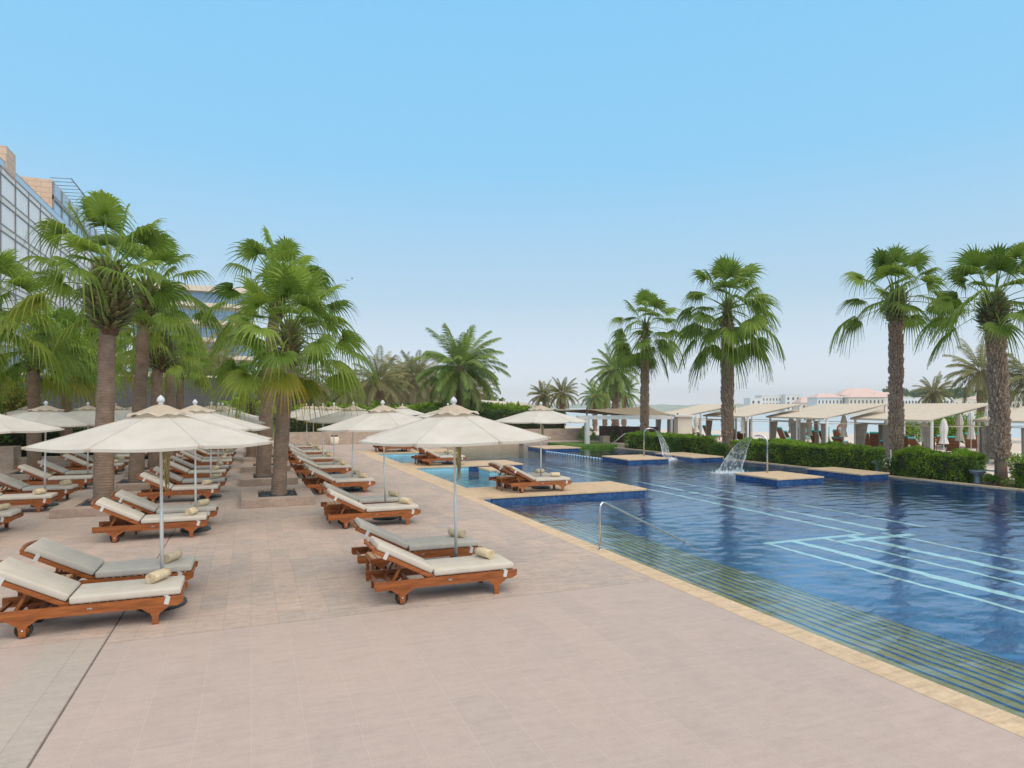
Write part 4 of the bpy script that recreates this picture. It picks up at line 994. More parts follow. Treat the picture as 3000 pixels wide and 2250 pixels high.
blob_bush('shrub', (23.55, 28.9, -.2), .75, .8, .42, 3500, .08, 'low dark shrub at the foot of the fullest palm', M_bush, 31)
blob_bush('shrub', (23.8, 18.9, -.2), .5, .5, .35, 1800, .07, 'loose leafy shrub at the foot of the palm between the hedges', M_bush, 32)
blob_bush('shrub', (23.95, 15.1, -.2), .35, .4, .2, 900, .06, 'small leafy tuft at the foot of the rightmost palm', M_bush, 33)
blob_bush('shrub', (22.9, 31.7, -.2), .7, .8, .45, 3000, .08, 'rounded dark green shrub beside the farther water spout', M_bush, 34)
hedge('clipped_hedge', (-4, 46.5), (22.6, 46.5), 1.5, -.1, 2.05, 26000, .17, 'long dark clipped hedge above the stone wall at the far end', m=M_hedgeD, seed=5, bumpy=.15)
hedge('clipped_hedge', (2.5, 48.6), (20.5, 48.6), 1.4, -.1, 2.35, 9000, .24, 'brighter leafy hedge rising behind the long dark hedge', m=M_hedge, seed=6, bumpy=.35, agep=.02, elong=1.6)
blob_bush('shrub', (-10.6, 30.5, -.1), 2.0, 2.2, 2.2, 9000, .15, 'big dark green shrub at the left edge behind the stone wall', M_bush, 35, elong=1.7)
blob_bush('shrub', (-10.4, 37.5, -.1), 1.5, 1.6, 2.1, 5000, .16, 'shrub with golden leaves between the far left palm trunks', M_bush, 36, agep=.75, elong=1.5)
hedge('clipped_hedge', (-14, 33.8), (-3.6, 33.8 + 3), 1.0, -.1, 1.5, 11000, .13, 'low dark hedge behind the far left loungers', m=M_hedgeD, seed=8)
blob_bush('shrub', (1.8, 55, -.1), 5, 2, 1.7, 4000, .3, 'low greenish thicket behind the hedge left of centre', M_bush, 38, elong=1.5, stem=False)
blob_bush('shrub', (10.5, 62, -.1), 6, 2, 1.6, 5000, .3, 'greyish green thicket behind the centre date palms', M_bush, 39, elong=1.5, stem=False)
blob_bush('shrub', (20, 80, -.1), 5, 2, 1.4, 3000, .35, 'low distant thicket right of the broad date palm', M_bush, 40, elong=1.5, stem=False)
for i, (px, d, rx, rz_) in enumerate([(760, 105, 9, 3.8), (900, 110, 10, 3.8), (1000, 120, 11, 3.8), (1100, 115, 10, 3.4), (1240, 130, 12, 3.6), (1385, 140, 10, 2.9), (640, 90, 8, 4.4)]):
    x, y = polar(px, d)
    blob_bush('tree', (x, y, -.1), rx, 4, rz_, 4200, .55, ['hazy tree clump left behind the central palms', 'hazy green tree clump behind the parasol row', 'hazy tree clump in the centre distance', 'hazy tree clump behind the olive date palm', 'faint tree clump behind the dusty palms', 'faint low tree clump right of the broad date palm', 'tree clump behind the end of the slate wall'][i], M_bush, 50 + i, cat='tree', elong=1.4)
hedge('clipped_hedge', (24.2, 41.4), (25.6, 40.2), 1.0, -.03, .85, 3500, .09, 'small block-shaped green hedge under the pergola', seed=9, m=M_hedge)
fan_palm('cycad', (22.1, 41.6, -.05), .62, .75, 'small bushy green palm on the lawn left of the pergola post', 130, 26, r0=.14, r1=.12, shaft=.25, emin=0, mat=M_fanR, age=0, stub=False)

# ================================================================ WALLS AND SMALL STRUCTURES AT THE FAR END
b = MB(); b.span((-4.5, 45.25, -.1), (24.2, 45.6, .84), M_wallst, .01); tag(b.build('stone_wall'), 'long low beige stone wall closing the far end of the pool deck', 'wall')
b = MB(); b.span((-14, 29.9, -.1), (-8.3, 30.8, 1.02), M_wallst, .012); b.span((-8.299, 30.2, -.1), (-5.6, 30.5, .60), M_wallst, .012); tag(b.build('stone_wall'), 'beige stone wall block at the left edge behind the loungers', 'wall')
e = empty('slate_wall', (-8, 53.5, -.1)); b = MB(); b.span((-14, -.3, 0), (11.8, .3, 4.75), M_dwall); b.build('cladding', e); b = MB(); b.span((-14, -.35, 4.75), (11.85, .35, 4.88), M_cream); b.build('coping', e); tag(e, 'high dark grey slate wall behind the left palms', 'wall')
x, y = polar(180, 46); b = MB(); b.span((x - 1.6, y - .1, 1.1), (x + 1.6, y + .1, 2.65), M_orange)
for dx in (-1.5, 0, 1.5): b.span((x + dx - .06, y - .16, -.1), (x + dx + .06, y - .101, 2.7), M_orange)
tag(b.build('timber_screen'), 'rust coloured timber screen behind the far left parasols', 'screen')
b = MB(); b.lathe([(0, 0), (.27, 0), (.29, .2), (.29, .52), (.22, .55), (.22, .50), (0, .5)], M_cream, 20, (5.1, 44.6, 0)); b.box((5.1, 44.6, .58), (.4, .3, .1), M_black); tag(b.build('stone_drum'), 'ribbed beige drum with dark top standing against the far wall', 'bin')
# pergola
e = empty('pergola', (21.15, 39.6, 0)); b = MB(); b.span((-.13, -.13, 0), (.13, .13, 1.66), M_white); b.build('post', e)
b = MB(); d_ = V((5.6, -1.9, 0)); Rz = Matrix.Rotation(math.atan2(d_.y, d_.x), 3, 'Z'); b.box(d_ * .44 + V((0, 0, 1.78)), (d_.length * 1.08, .26, .24), M_whiter, rot=Rz); b.box(d_ * .44 + V((.5, 1.3, 1.80)), (d_.length * 1.08, .22, .2), M_whiter, rot=Rz); b.build('beam', e)
b = MB()
for k in range(9): b.box(d_ * (.02 + .1 * k) + V((.25, .65, 1.86)), (.07, 1.7, .09), M_whiter, rot=Rz)
b.build('rafters', e)
b = MB(); b.box(V((6.4, -1.9, .9)), (1.0, .9, 1.9), M_cream, rot=Rz); b.box(V((6.4, -1.9, 1.9)), (1.5, 1.3, .12), M_whiter, rot=Rz); b.build('service_hut', e)
tag(e, 'white pergola beam on a square post beyond the far end of the pool', 'pergola')
p0 = polar(1756, 47.5); p1 = polar(1925, 45.5); D_ = V((p1[0] - p0[0], p1[1] - p0[1], 0)); b = MB(); Rz2 = Matrix.Rotation(math.atan2(D_.y, D_.x), 3, 'Z')
c_ = V(((p0[0] + p1[0]) / 2, (p0[1] + p1[1]) / 2, .5)); b.box(c_, (D_.length, .12, 1.25), M_fence, rot=Rz2)
for k in range(7): b.box(c_ + D_ * (k / 6 - .5) + V((0, -.08, 0)), (.08, .05, 1.3), M_fence, rot=Rz2)
tag(b.build('fence'), 'dark brown fence panel behind the pergola post', 'fence')
b = MB(); b.box((22.9, 40.3, .16), (.55, .5, .55), M_planter, bev=.02); b.box((22.9, 40.3, .45), (.6, .55, .05), M_planter, bev=.01); tag(b.build('utility_box'), 'small grey stone utility box on the lawn by the pergola', 'box')
for i, (x, y) in enumerate(((23.3, 39.9), (23.75, 39.2))):
    b = MB(); b.tube([(x, y, -.03), (x + .75, y - .3, .62), (x + .85, y - .34, .66), (x + 1.25, y - .5, .66), (x + 1.32, y - .53, .6), (x + 1.32, y - .53, -.03)], .03, M_white, 8)
    tag(b.build('handrail'), ['left bent white handrail beside the block hedge', 'right bent white handrail beside the block hedge'][i], 'handrail', 'white handrails by the pergola')
# shade sail
e = empty('shade_sail', (24, 46, 1.2)); P_ = [V((*polar(1545, 58), 2.42)), V((*polar(1720, 47.6), 2.32)), V((*polar(1985, 48), 1.92)), V((*polar(1900, 60), 2.55))]
b = MB(); n = 12; vs = []
for i in range(n + 1):
    for j in range(n + 1):
        s_, t_ = i / n, j / n; q = P_[0].lerp(P_[1], s_).lerp(P_[3].lerp(P_[2], s_), t_); q.z -= .28 * math.sin(math.pi * s_) * .6 + .22 * math.sin(math.pi * t_); vs.append(q - V((24, 46, 1.2)))
fs = [(i * (n + 1) + j, i * (n + 1) + j + 1, (i + 1) * (n + 1) + j + 1, (i + 1) * (n + 1) + j) for i in range(n) for j in range(n)]
b.add(vs, fs, M_sail, True); b.add([v + V((0, 0, -.02)) for v in vs], [f[::-1] for f in fs], M_sail, True); b.build('cloth', e)
for q, dx in ((P_[1], -.05), (P_[2], .1)):
    b = MB(); b.tube([q - V((24, 46, 1.2)) + V((dx * 2, 0, -3)), q - V((24, 46, 1.2)) + V((0, 0, .12))], .06, M_fence, 8); b.build('mast', e)
tag(e, 'long brown shade sail stretched above the pergola', 'shade sail')
# pavilion in the centre distance
x, y = polar(1475, 78); e = empty('pavilion', (x, y, -.1)); b = MB(); b.box((0, 0, 1.5), (5.6, 3, 2.6), M_dgrey); b.build('wall', e)
b = MB(); b.box((.2, -.6, 3.0), (6.2, 4.4, .14), M_tan, rot=Matrix.Rotation(R(5), 3, 'X') @ Matrix.Rotation(R(3), 3, 'Y')); b.build('canopy_roof', e)
for dx in (-2.4, 2.9): b = MB(); b.tube([(dx, -2.6, 0), (dx, -2.6, 2.95)], .05, M_white, 6); b.build('post', e)
tag(e, 'low dark pavilion with tan canvas roof and white posts behind the hedge', 'pavilion')

# ================================================================ POOL DETAILS
e = empty('pool_handrail', (5.76, 10.3, 0)); b = MB()
b.tube([(0, 0, 0), (0, 0, .74), (.02, .01, .80), (.07, .03, .83), (.13, .05, .82), (2.5, .85, -.24), (3.1, 1.05, -.52)], .021, M_steel, 12)
b.build('rail', e); b = MB(); b.lathe([(.021, .002), (.05, .002), (.045, .014), (.021, .02)], M_steel, 16); b.build('flange', e)
tag(e, 'steel handrail running from the coping down into the pool', 'handrail')
def spout(x, y, top, d1, land, label, seed):
    """pipe at x,y; nozzle direction d1; land = two landing points of the sheet edges"""
    e = empty('water_spout', (x, y, 0)); d = V((*d1, 0)).normalized(); b = MB()
    b.tube([(0, 0, 0), (0, 0, top - .28), d * .03 + V((0, 0, top - .14)), d * .14 + V((0, 0, top - .03)), d * .30 + V((0, 0, top)), d * .42 + V((0, 0, top - .012))], .032, M_steel, 12)
    b.build('pipe', e); S = V((-d.y, d.x, 0))
    nz = d * .42 + V((0, 0, top - .02)); b = MB(); b.box(nz, (.14, .12, .03), M_steel, rot=Matrix.Rotation(math.atan2(d.y, d.x), 3, 'Z'), bev=.005); b.build('nozzle', e)
    b = MB(); b.att = []; r_ = random.Random(seed); NS, NT = 34, 26; L0 = V((*land[0], WZ)) - V((x, y, 0)); L1 = V((*land[1], WZ)) - V((x, y, 0)); vs = []
    n0 = nz + S * .05; n1 = nz - S * .05
    if (n0 - L0).length > (n1 - L0).length: n0, n1 = n1, n0
    for i in range(NT + 1):
        t = i / NT
        for j in range(NS + 1):
            u_ = j / NS; a = n0.lerp(n1, u_); c = L0.lerp(L1, u_); q = a.lerp(c, t); q.z = a.z + (c.z - a.z) * (t ** 2.0) + .10 * math.sin(math.pi * t) * 0 + .05 * t * (1 - t)
            k = max(0, t - .45); q += V((noise.noise(q * 6), noise.noise(q * 6 + V((5, 5, 5))), noise.noise(q * 5 + V((9, 1, 2))) * .5)) * .16 * k
            vs.append(q); edge = max(0, 1 - min(u_, 1 - u_) * 16); b.att.append((min(1, .10 + .75 * edge), min(1, max(0, (t - .42) * 3.2)), t))
    b.add(vs, [(i * (NS + 1) + j, i * (NS + 1) + j + 1, (i + 1) * (NS + 1) + j + 1, (i + 1) * (NS + 1) + j) for i in range(NT) for j in range(NS)], M_spray, True)
    b.build('water_sheet', e)
    b = MB(); b.att = []; c = (L0 + L1) / 2
    for _ in range(900):
        t_ = r_.random(); q = L0.lerp(L1, t_) + V((r_.gauss(0, .14), r_.gauss(0, .14), abs(r_.gauss(0, .05)) + .005)); s_ = r_.uniform(.006, .022)
        vv = [q + V(v) * s_ for v in ((1, 0, 0), (-1, 0, 0), (0, 1, 0), (0, -1, 0), (0, 0, 1), (0, 0, -1))]; b.add(vv, [(0, 2, 4), (2, 1, 4), (1, 3, 4), (3, 0, 4), (2, 0, 5), (1, 2, 5), (3, 1, 5), (0, 3, 5)], M_spray); b.att += [(.8, 0, 0)] * 6
    o = b.build('splash', e); o['kind'] = 'stuff'
    b = MB(); b.att = []; n = 40; vs = []; D2 = (L1 - L0)
    for i in range(n + 1):
        for j in range(n + 1):
            u_, v_ = i / n * 2 - 1, j / n * 2 - 1; q = c + D2 * (u_ * 1.25) + D2.normalized().cross(V((0, 0, 1))) * (v_ * 1.0); q.z = WZ + .012 + .02 * noise.noise(q * 4)
            f_ = max(0, 1 - (u_ * u_ + v_ * v_) ** .5) ; vs.append(q); b.att.append((.10 * f_ + .45 * max(0, f_ - .72), min(1, f_ * 1.4), 0))
    b.add(vs, [(i * (n + 1) + j, i * (n + 1) + j + 1, (i + 1) * (n + 1) + j + 1, (i + 1) * (n + 1) + j) for i in range(n) for j in range(n)], M_spray, True)
    o = b.build('foam', e); o['kind'] = 'stuff'
    return tag(e, label, 'water spout', 'curved pipes pouring sheets of water')
spout(18.62, 28.75, 1.42, (1, -.3), ((19.15, 27.75), (20.35, 28.75)), 'farther water spout, its sheet of water falling to the right', 5)
spout(18.42, 19.9, 1.42, (-.65, 1), ((17.75, 22.0), (18.6, 21.5)), 'nearer water spout, its sheet of water falling to the left', 6)
# lane rope
e = empty('lane_rope', (16.6, 33, WZ)); b = MB(); b.tube([(-.1, 3.2, .03), (.25, -3.6, .03)], .012, M_rope_w, 6); b.build('cable', e)
fw = []
for k in range(46):
    y = 3.1 - 6.6 * k / 45; x = -.1 + .35 * k / 45
    if k < 2:
        b = MB(); b.tube([(0, .04, 0), (0, -.04, 0)], .038, M_rope_w if k % 2 else M_rope_b, 10); o = b.build('float', e); fw.append(o)
    else: o = fw[k % 2].copy(); COL.objects.link(o); o.parent = e
    o.location = (x, y, .03)
tag(e, 'blue and white lane rope of floats at the far end of the pool', 'lane rope')
for i, (x, y) in enumerate(((24.05 - .2, 19.55), (23.9, 15.62))):
    e = empty('plant_urn', (x, y, -.2)); b = MB(); b.lathe([(0, 0), (.13, 0), (.11, .06), (.09, .25), (.12, .33), (.22, .38), (.24, .44), (.26, .46), (.25, .49), (.21, .48), (.20, .42), (0, .42)], M_pot, 22); b.build('pot', e)
    r_ = random.Random(i); b = MB(); b.att = []; leafy(b, r_, lambda q: (V((q.gauss(0, .10), q.gauss(0, .10), .5 + abs(q.gauss(0, .16)))), V((0, 0, 1))), 350, .07, M_bush); b.build('plant', e)
    tag(e, ['blue grey pedestal urn at the end of the long hedge', 'blue grey pedestal urn left of the rightmost palm'][i], 'urn', 'pedestal urns at the pool edge')
for i, (px, d, yy) in enumerate(((1019, 62, 824), (1031, 62, 817))):
    x, y = polar(px, d); z = 2.55 + (1190 - yy) / 1930 * d; b = MB(); r_ = .0
    b.add([(-.22, 0, .10), (-.1, .05, .13), (0, 0, .02), (-.1, -.05, .09), (.22, 0, .08), (.1, .05, .13), (.1, -.05, .09), (0, .12, 0), (0, -.14, .0), (0, 0, -.04)], [(0, 1, 2, 3), (4, 6, 2, 5), (2, 7, 9), (2, 9, 8), (2, 8, 9)], M_bird)
    o = b.build('bird'); o.location = (x, y, z); o.rotation_euler = (.2, .1, i * 1.3); tag(o, ['lower of two tiny birds flying above the date palms', 'upper of two tiny birds flying above the date palms'][i], 'bird', 'birds in the sky')

# ================================================================ BEACH: CABANAS, LOUNGERS, CLOSED PARASOLS
GZ = -.65
def curtain(e, x, y, w0, w1, z0, z1, sway, seed, along=(1, 0), m=M_curt):
    b = MB(); r_ = random.Random(seed); NX, NZ = 30, 10; vs = []; D = V((*along, 0)).normalized(); S = V((-D.y, D.x, 0))
    for i in range(NZ + 1):
        t = i / NZ; w_ = w0 + (w1 - w0) * t ** .8; off = sway * t ** 1.3
        for j in range(NX + 1):
            s_ = j / NX - .5; vs.append(V((x, y, z1 + (z0 - z1) * t)) + D * (s_ * w_ + off) + S * (.06 * math.sin(s_ * 34 + r_.random() * .3 + seed) * (1 + .3 * t)))
    b.add(vs, [(i * (NX + 1) + j, i * (NX + 1) + j + 1, (i + 1) * (NX + 1) + j + 1, (i + 1) * (NX + 1) + j) for i in range(NZ) for j in range(NX)], m, True)
    return b.build('curtain', e)
def cabana(FL, FR, depth, label, seed):
    F0 = V((*FL, 0)); F1 = V((*FR, 0)); W = (F1 - F0).length; d = (F1 - F0).normalized(); e = empty('cabana', (FL[0], FL[1], GZ), math.atan2(d.y, d.x))
    zf, zb = 2.42, 3.38; r_ = random.Random(seed)
    b = MB(); NX, NY = int(W * 8), 8; vs = []
    for i in range(NY + 1):
        t = i / NY
        for j in range(NX * 1 + 1):
            x = W * j / NX; vs.append((x * 1.0 + (-.15 + .3 * j / NX), -.25 + (depth + .4) * t, zf + (zb - zf) * t - .06 * math.sin(math.pi * t) + .012 * math.cos(j * math.pi)))
    n = NX + 1; b.add(vs, [(i * n + j, i * n + j + 1, (i + 1) * n + j + 1, (i + 1) * n + j) for i in range(NY) for j in range(NX)], M_tan)
    b.add([V(v) - V((0, 0, .05)) for v in vs], [(i * n + j, (i + 1) * n + j, (i + 1) * n + j + 1, i * n + j + 1) for i in range(NY) for j in range(NX)], M_tan)
    for x in (-.15, W + .15): b.quad([(x, -.25, zf - .05), (x, -.25, zf + .02), (x, depth + .15, zb + .02), (x, depth + .15, zb - .05)], M_tan)
    b.build('roof', e)
    b = MB(); k = int(W / .12)                     # scalloped valance
    for i in range(k):
        x0 = -.15 + (W + .3) * i / k; x1 = -.15 + (W + .3) * (i + 1) / k; xm = (x0 + x1) / 2
        b.add([(x0, -.27, zf + .01), (x1, -.27, zf + .01), (x1, -.27, zf - .07), (xm + .03, -.27, zf - .12), (xm - .03, -.27, zf - .12), (x0, -.27, zf - .07)], [(0, 1, 2, 3, 4, 5)], M_tan)
    b.build('valance', e)
    for x, y, h in ((0, 0, zf), (W * .52, 0, zf), (W, 0, zf), (0, depth, zb - .05), (W, depth, zb - .05)):
        b = MB(); b.box((x, y, h / 2), (.12, .12, h), M_white, bev=.008, seg=1); b.build('post', e)
    b = MB()
    for y, z in ((0, 2.06), (depth, 2.06)): b.tube([(0, y, z), (W, y, z)], .022, M_tan, 6)
    for x in (0, W): b.tube([(x, 0, 2.06), (x, depth, 2.06)], .022, M_tan, 6)
    b.build('curtain_rail', e)
    for x, y, w0, w1, sw, al in ((.65, .02, 1.25, .55, -.30, (1, 0)), (W * .45, .02, .7, .55, 0, (1, 0)), (W * .62, .02, .6, .4, -.1, (1, 0)), (W - .45, .02, .8, .40, .28, (1, 0)), (.02, depth - .3, .35, .2, .05, (0, 1)), (W - .02, depth - .3, .35, .2, .1, (0, 1))):
        curtain(e, x, y, w0, w1, .08, 2.04, sw * r_.uniform(.5, 1.4), seed * 7 + int(x * 10), al)
    return tag(e, label, 'cabana', 'striped canvas cabanas on the beach')
cabana((34.95, 51.9), (33.1, 44.9), 4.3, 'cabana with sloping canvas roof right of the pergola, farthest of the line', 1)
cabana((36.8, 47.0), (34.7, 39.5), 4.1, 'cabana with sloping canvas roof behind the fullest palm trunk', 2)
cabana((37.3, 40.0), (34.6, 32.1), 3.9, 'cabana in the middle of the line, between the full palm and the next', 3)
cabana((37.2, 32.2), (35.1, 25.4), 3.4, 'cabana right of the palm between the two right-hand hedges', 4)
cabana((38.4, 25.0), (36.6, 18.4), 3.6, 'cabana cut off by the right edge of the picture', 5)
def make_beach_lounger(ang):
    e = empty('beach_lounger'); f = MB()
    for sy in (-1, 1): f.prism([(-.95, .22), (.95, .22), (.95, .31), (-.95, .31)], sy * .32 - .02, sy * .32 + .02, M_wood)
    for i in range(10): f.box((-.1 + .11 * i, 0, .30), (.07, .6, .02), M_wood)
    f.build('frame', e)
    for x in (.7, -.65):
        for sy in (-1, 1): b = MB(); b.box((x, sy * .32, .11), (.07, .045, .22), M_wood); b.build('leg', e)
    an = R(ang); ux, uz = -math.cos(an), math.sin(an); Rm = Matrix.Rotation(an, 3, 'Y'); P = lambda s_, y, h: (-.2 + ux * s_ + math.sin(an) * h, y, .31 + uz * s_ + math.cos(an) * h)
    b = MB()
    for sy in (-1, 1): b.box(P(.42, sy * .29, 0), (.86, .04, .04), M_wood, rot=Rm)
    for i in range(9): b.box(P(.07 + .092 * i, 0, 0), (.062, .56, .018), M_wood, rot=Rm)
    b.build('backrest', e)
    b = MB(); b.box((.36, 0, .355), (1.1, .6, .08), M_turq, bev=.025, smooth=True); b.build('seat_cushion', e)
    b = MB(); b.box(P(.46, 0, .06), (.86, .6, .08), M_turq, rot=Rm, bev=.025, smooth=True); b.box(P(.88, 0, .0), (.06, .6, .10), M_turq, rot=Rm, bev=.02); b.build('back_cushion', e)
    return e
BL = [make_beach_lounger(58), make_beach_lounger(46)]; BLT = [record(o) for o in BL]; blu = [False, False]
spots = [(44.0, 60, 'by the sea left of the farthest cabana'), (43.2, 57.5, 'beyond the farthest cabana post'), (40.0, 50.5, 'seen through the farthest cabana'), (38.4, 44.2, 'inside the second farthest cabana'), (40.5, 47.5, 'behind the second farthest cabana'),
 (42.3, 43.6, 'left of the middle cabana'), (43.6, 44.6, 'just behind the left post of the middle cabana'), (45.6, 45.2, 'far behind the left part of the middle cabana'), (38.6, 35.6, 'under the middle cabana, left one'), (38.2, 34.0, 'under the middle cabana, right one'), (41.3, 39.2, 'behind the middle cabana by the turquoise screen'),
 (42.2, 37.9, 'in the gap right of the middle cabana, leftmost'), (43.8, 37.2, 'in the gap right of the middle cabana, farthest'), (41.6, 35.0, 'in the gap right of the middle cabana, centre'), (40.4, 33.2, 'by the left post of the fourth cabana'), (37.6, 29.8, 'left inside the cabana near the tall palm'), (39.6, 30.6, 'behind the palm between the hedges'), (38.4, 28.0, 'right inside the cabana near the tall palm'),
 (39.3, 24.6, 'left behind the rightmost cabana'), (41.3, 28.5, 'in the sun right of that cabana, nearer'), (44.9, 29.7, 'in the sun right of that cabana, farther'), (42.4, 31.6, 'far back beside the closed white parasols'), (39.2, 21.6, 'under the rightmost cabana'), (43.6, 27.2, 'under the trio of closed white parasols'), (47.5, 33.6, 'farthest out towards the sea under the right trees')]
for i, (x, y, wh) in enumerate(spots):
    v = 0 if i % 3 else 1; src = BL[v]; rz = R(18 + rnd.uniform(-22, 22))
    if not blu[v]: o = src; blu[v] = True; o.location = (x, y, GZ); o.rotation_euler = (0, 0, rz)
    else: o = copy_thing(src, (x, y, GZ), rz, BLT[v])
    o.scale = (1.08, 1.08, 1.10 + .10 * (i % 3))
    tag(o, f'teak beach lounger with turquoise cushion {wh}', 'beach lounger', 'turquoise cushioned loungers on the beach')
def closed_parasol(x, y, h, label, seed, m=M_sheer, z=GZ, zb=1.15):
    e = empty('closed_parasol', (x, y, z)); b = MB(); b.tube([(0, 0, 0), (0, 0, h)], .025, M_white, 8); b.build('pole', e)
    b = MB(); n = 28; prof = [(.03, h + .03), (.10, h - .1), (.17, h - .5), (.15, h - .8), (.11, h - .95), (.20, zb)]; vs = []
    for r_, zz in prof:
        for k in range(n): a = 2 * math.pi * k / n; q = r_ * (1 + .28 * math.sin(8 * a + seed)); vs.append((q * math.cos(a), q * math.sin(a), zz))
    b.add(vs, [(i * n + k, i * n + (k + 1) % n, (i + 1) * n + (k + 1) % n, (i + 1) * n + k) for i in range(len(prof) - 1) for k in range(n)], m, True); b.build('folded_canopy', e)
    return tag(e, label, 'closed parasol', 'folded parasols on the beach')
for i, (px, d, h, lb) in enumerate([(2040, 52, 2.5, 'folded ivory parasol seen under the farthest cabana'), (2178, 50, 2.4, 'folded ivory parasol seen under the second farthest cabana'), (2318, 50, 2.5, 'wide folded parasol behind the curtain of the middle cabana'), (2370, 46, 2.45, 'folded ivory parasol before the turquoise screen'),
   (2472, 44, 2.6, 'folded striped parasol beside the red life ring'), (2600, 47, 2.4, 'folded parasol between middle cabana and tall palm'), (2708, 38, 2.3, 'folded ivory parasol under the cabana near the tall palm'), (2765, 36, 2.5, 'nearest of three folded white parasols right of that cabana'), (2811, 39, 2.75, 'middle one of three folded white parasols before the hedge'), (2845, 41, 2.85, 'rightmost of three folded white parasols before the hedge'),
   (2893, 40, 3.0, 'folded white parasol half hidden by the rightmost palm trunk'), (1717, 52, 2.0, 'folded parasol at the left end of the pergola')]):
    x, y = polar(px, d); closed_parasol(x, y, h, lb, i, M_sheer if i not in (7, 8, 9, 10) else M_whiter)
x, y = polar(2378, 62); b = MB()
for k in range(6): b.box((x, y, GZ + .15 + .2 * k), (3.4, .05, .15), M_turq, rot=Matrix.Rotation(R(-20), 3, 'Z'))
tag(b.build('turquoise_screen'), 'slatted turquoise screen standing on the beach', 'screen')
x, y = polar(2461, 47); e = empty('life_ring_stand', (x, y, GZ)); b = MB(); b.tube([(0, 0, 0), (0, 0, 1.9)], .04, M_white, 8); b.build('post', e)
b = MB(); Rr = .33; pts = [(Rr * math.cos(a * .5236), -.08, 1.55 + Rr * math.sin(a * .5236)) for a in range(12)]; b.tube(pts + [pts[0]], .07, M_red, 8); b.build('life_ring', e); tag(e, 'orange red life ring hanging on a post at the beach', 'life ring')
blob_bush('shrub', (*polar(2770, 52), GZ), 3.2, 1.5, 1.3, 5000, .16, 'sunlit yellow green shrub behind the folded white parasols', M_hedge, 61, elong=1.6, agep=.2)
blob_bush('shrub', (*polar(2840, 50), GZ), 2.8, 1.5, 1.5, 5000, .16, 'green shrub behind the rightmost folded parasols', M_hedge, 62, elong=1.6, agep=.1)
blob_bush('shrub', (*polar(2660, 55), GZ), 2.2, 1.2, 1.1, 3500, .16, 'golden shrub seen under the cabana near the tall palm', M_hedge, 63, elong=1.6, agep=.5)
# white fence posts behind the right hedges
e = empty('picket_fence', (26.3, 18, -.6))
for k in range(12): b = MB(); b.box((.0, -4 + k * .75, .33), (.09, .09, .66), M_white, bev=.006, seg=1); b.build('baluster', e)
b = MB(); b.box((0, 0, .69), (.16, 8.8, .07), M_white); b.build('handrail', e); tag(e, 'low white balustrade behind the right-hand hedges', 'balustrade')

# ================================================================ BUILDINGS
# hotel on the left
HX = -33.0
e = empty('hotel', (HX, 90, 0)); FH = 4.05; NF = 9; y0h, y1h = 88.0, 215.0; bay = 6.3; nb = int((y1h - y0h) / bay); ZT = 36.6
b = MB(); b.span((-22, 0, 0), (-.6, nb * bay, ZT - .4), M_cream); b.v = [(v[0], v[1] + y0h - 90, v[2]) for v in b.v]; b.build('wall', e)
b = MB()
for f in range(NF + 1):
    z = ZT - f * FH; b.span((-.7, y0h - 90, z - .16), (.14, y0h - 90 + nb * bay, z), M_mull); b.span((-.7, y0h - 90, z - .95), (.06, y0h - 90 + nb * bay, z - .161), M_whiter); b.span((-.7, y0h - 90, z - 1.12), (.14, y0h - 90 + nb * bay, z - .951), M_mull)
b.build('floor_band', e)
b = MB()
for i in range(nb + 1): b.span((-.5, y0h - 90 + i * bay - .09, 0), (.16, y0h - 90 + i * bay + .09, ZT), M_mull)
b.build('mullions', e)
for f in range(NF):
    for i in range(2, nb - 6):
        z = ZT - f * FH; yy = y0h - 90 + i * bay
        if f > 5 and i > 8: continue
        low = (f >= 5)
        b = MB(); b.span((-.55, yy + .18, z - FH + .02), (.02, yy + bay - .18, z - 1.14), M_glassB if low else M_glassW)
        for k in (1, 2, 3, 4): b.span((.021, yy + bay * k / 5 - .03, z - FH + .02), (.06, yy + bay * k / 5 + .03, z - 1.14), M_white)
        b.build('window', e)
b = MB(); b.span((-12, 152 - 90, ZT - .39), (-3.0, 210 - 90, 46.6), M_gstone); b.build('roof_block', e)
b = MB(); b.span((-22, 12, ZT - .39), (-9.0, 62 - .01, 46.0), M_gstone); b.build('roof_block', e)
b = MB(); b.span((-3.9, 12, ZT - .39), (-.2, 27, 37.9), M_glassT); b.span((-2.8, 25.5, ZT - .39), (.1, 29.5, 40.2), M_gstone); b.build('roof_block', e)
b = MB(); b.span((-.15, 10, ZT), (-.08, 110, ZT + 1.15), M_glassT); b.span((-.17, 10, ZT + 1.15), (-.05, 110, ZT + 1.22), M_mull); b.build('glass_railing', e)
b = MB(); b.span((-2.99, 62.3, 39.4), (-2.9, 119, 46.2), M_glassT)
for k in range(10): b.span((-2.95, 62 + k * 6.3, 38), (-2.7, 62.4 + k * 6.3, 46.3), M_mull)
b.span((-2.95, 62, 42.8), (-2.6, 119, 43.6), M_mull); b.build('upper_glazing', e)
b = MB(); b.tube([(.4, 61, 46.9), (.4, 121, 46.9)], .12, M_mull, 5)
for k in range(26): b.tube([(-3, 61 + 2.35 * k, 46.65), (.5, 61 + 2.35 * k, 46.9)], .08, M_mull, 4)
b.build('roof_trellis', e)
tag(e, 'large glass hotel with white blinds and painted sky glare receding behind the left palms', 'hotel')
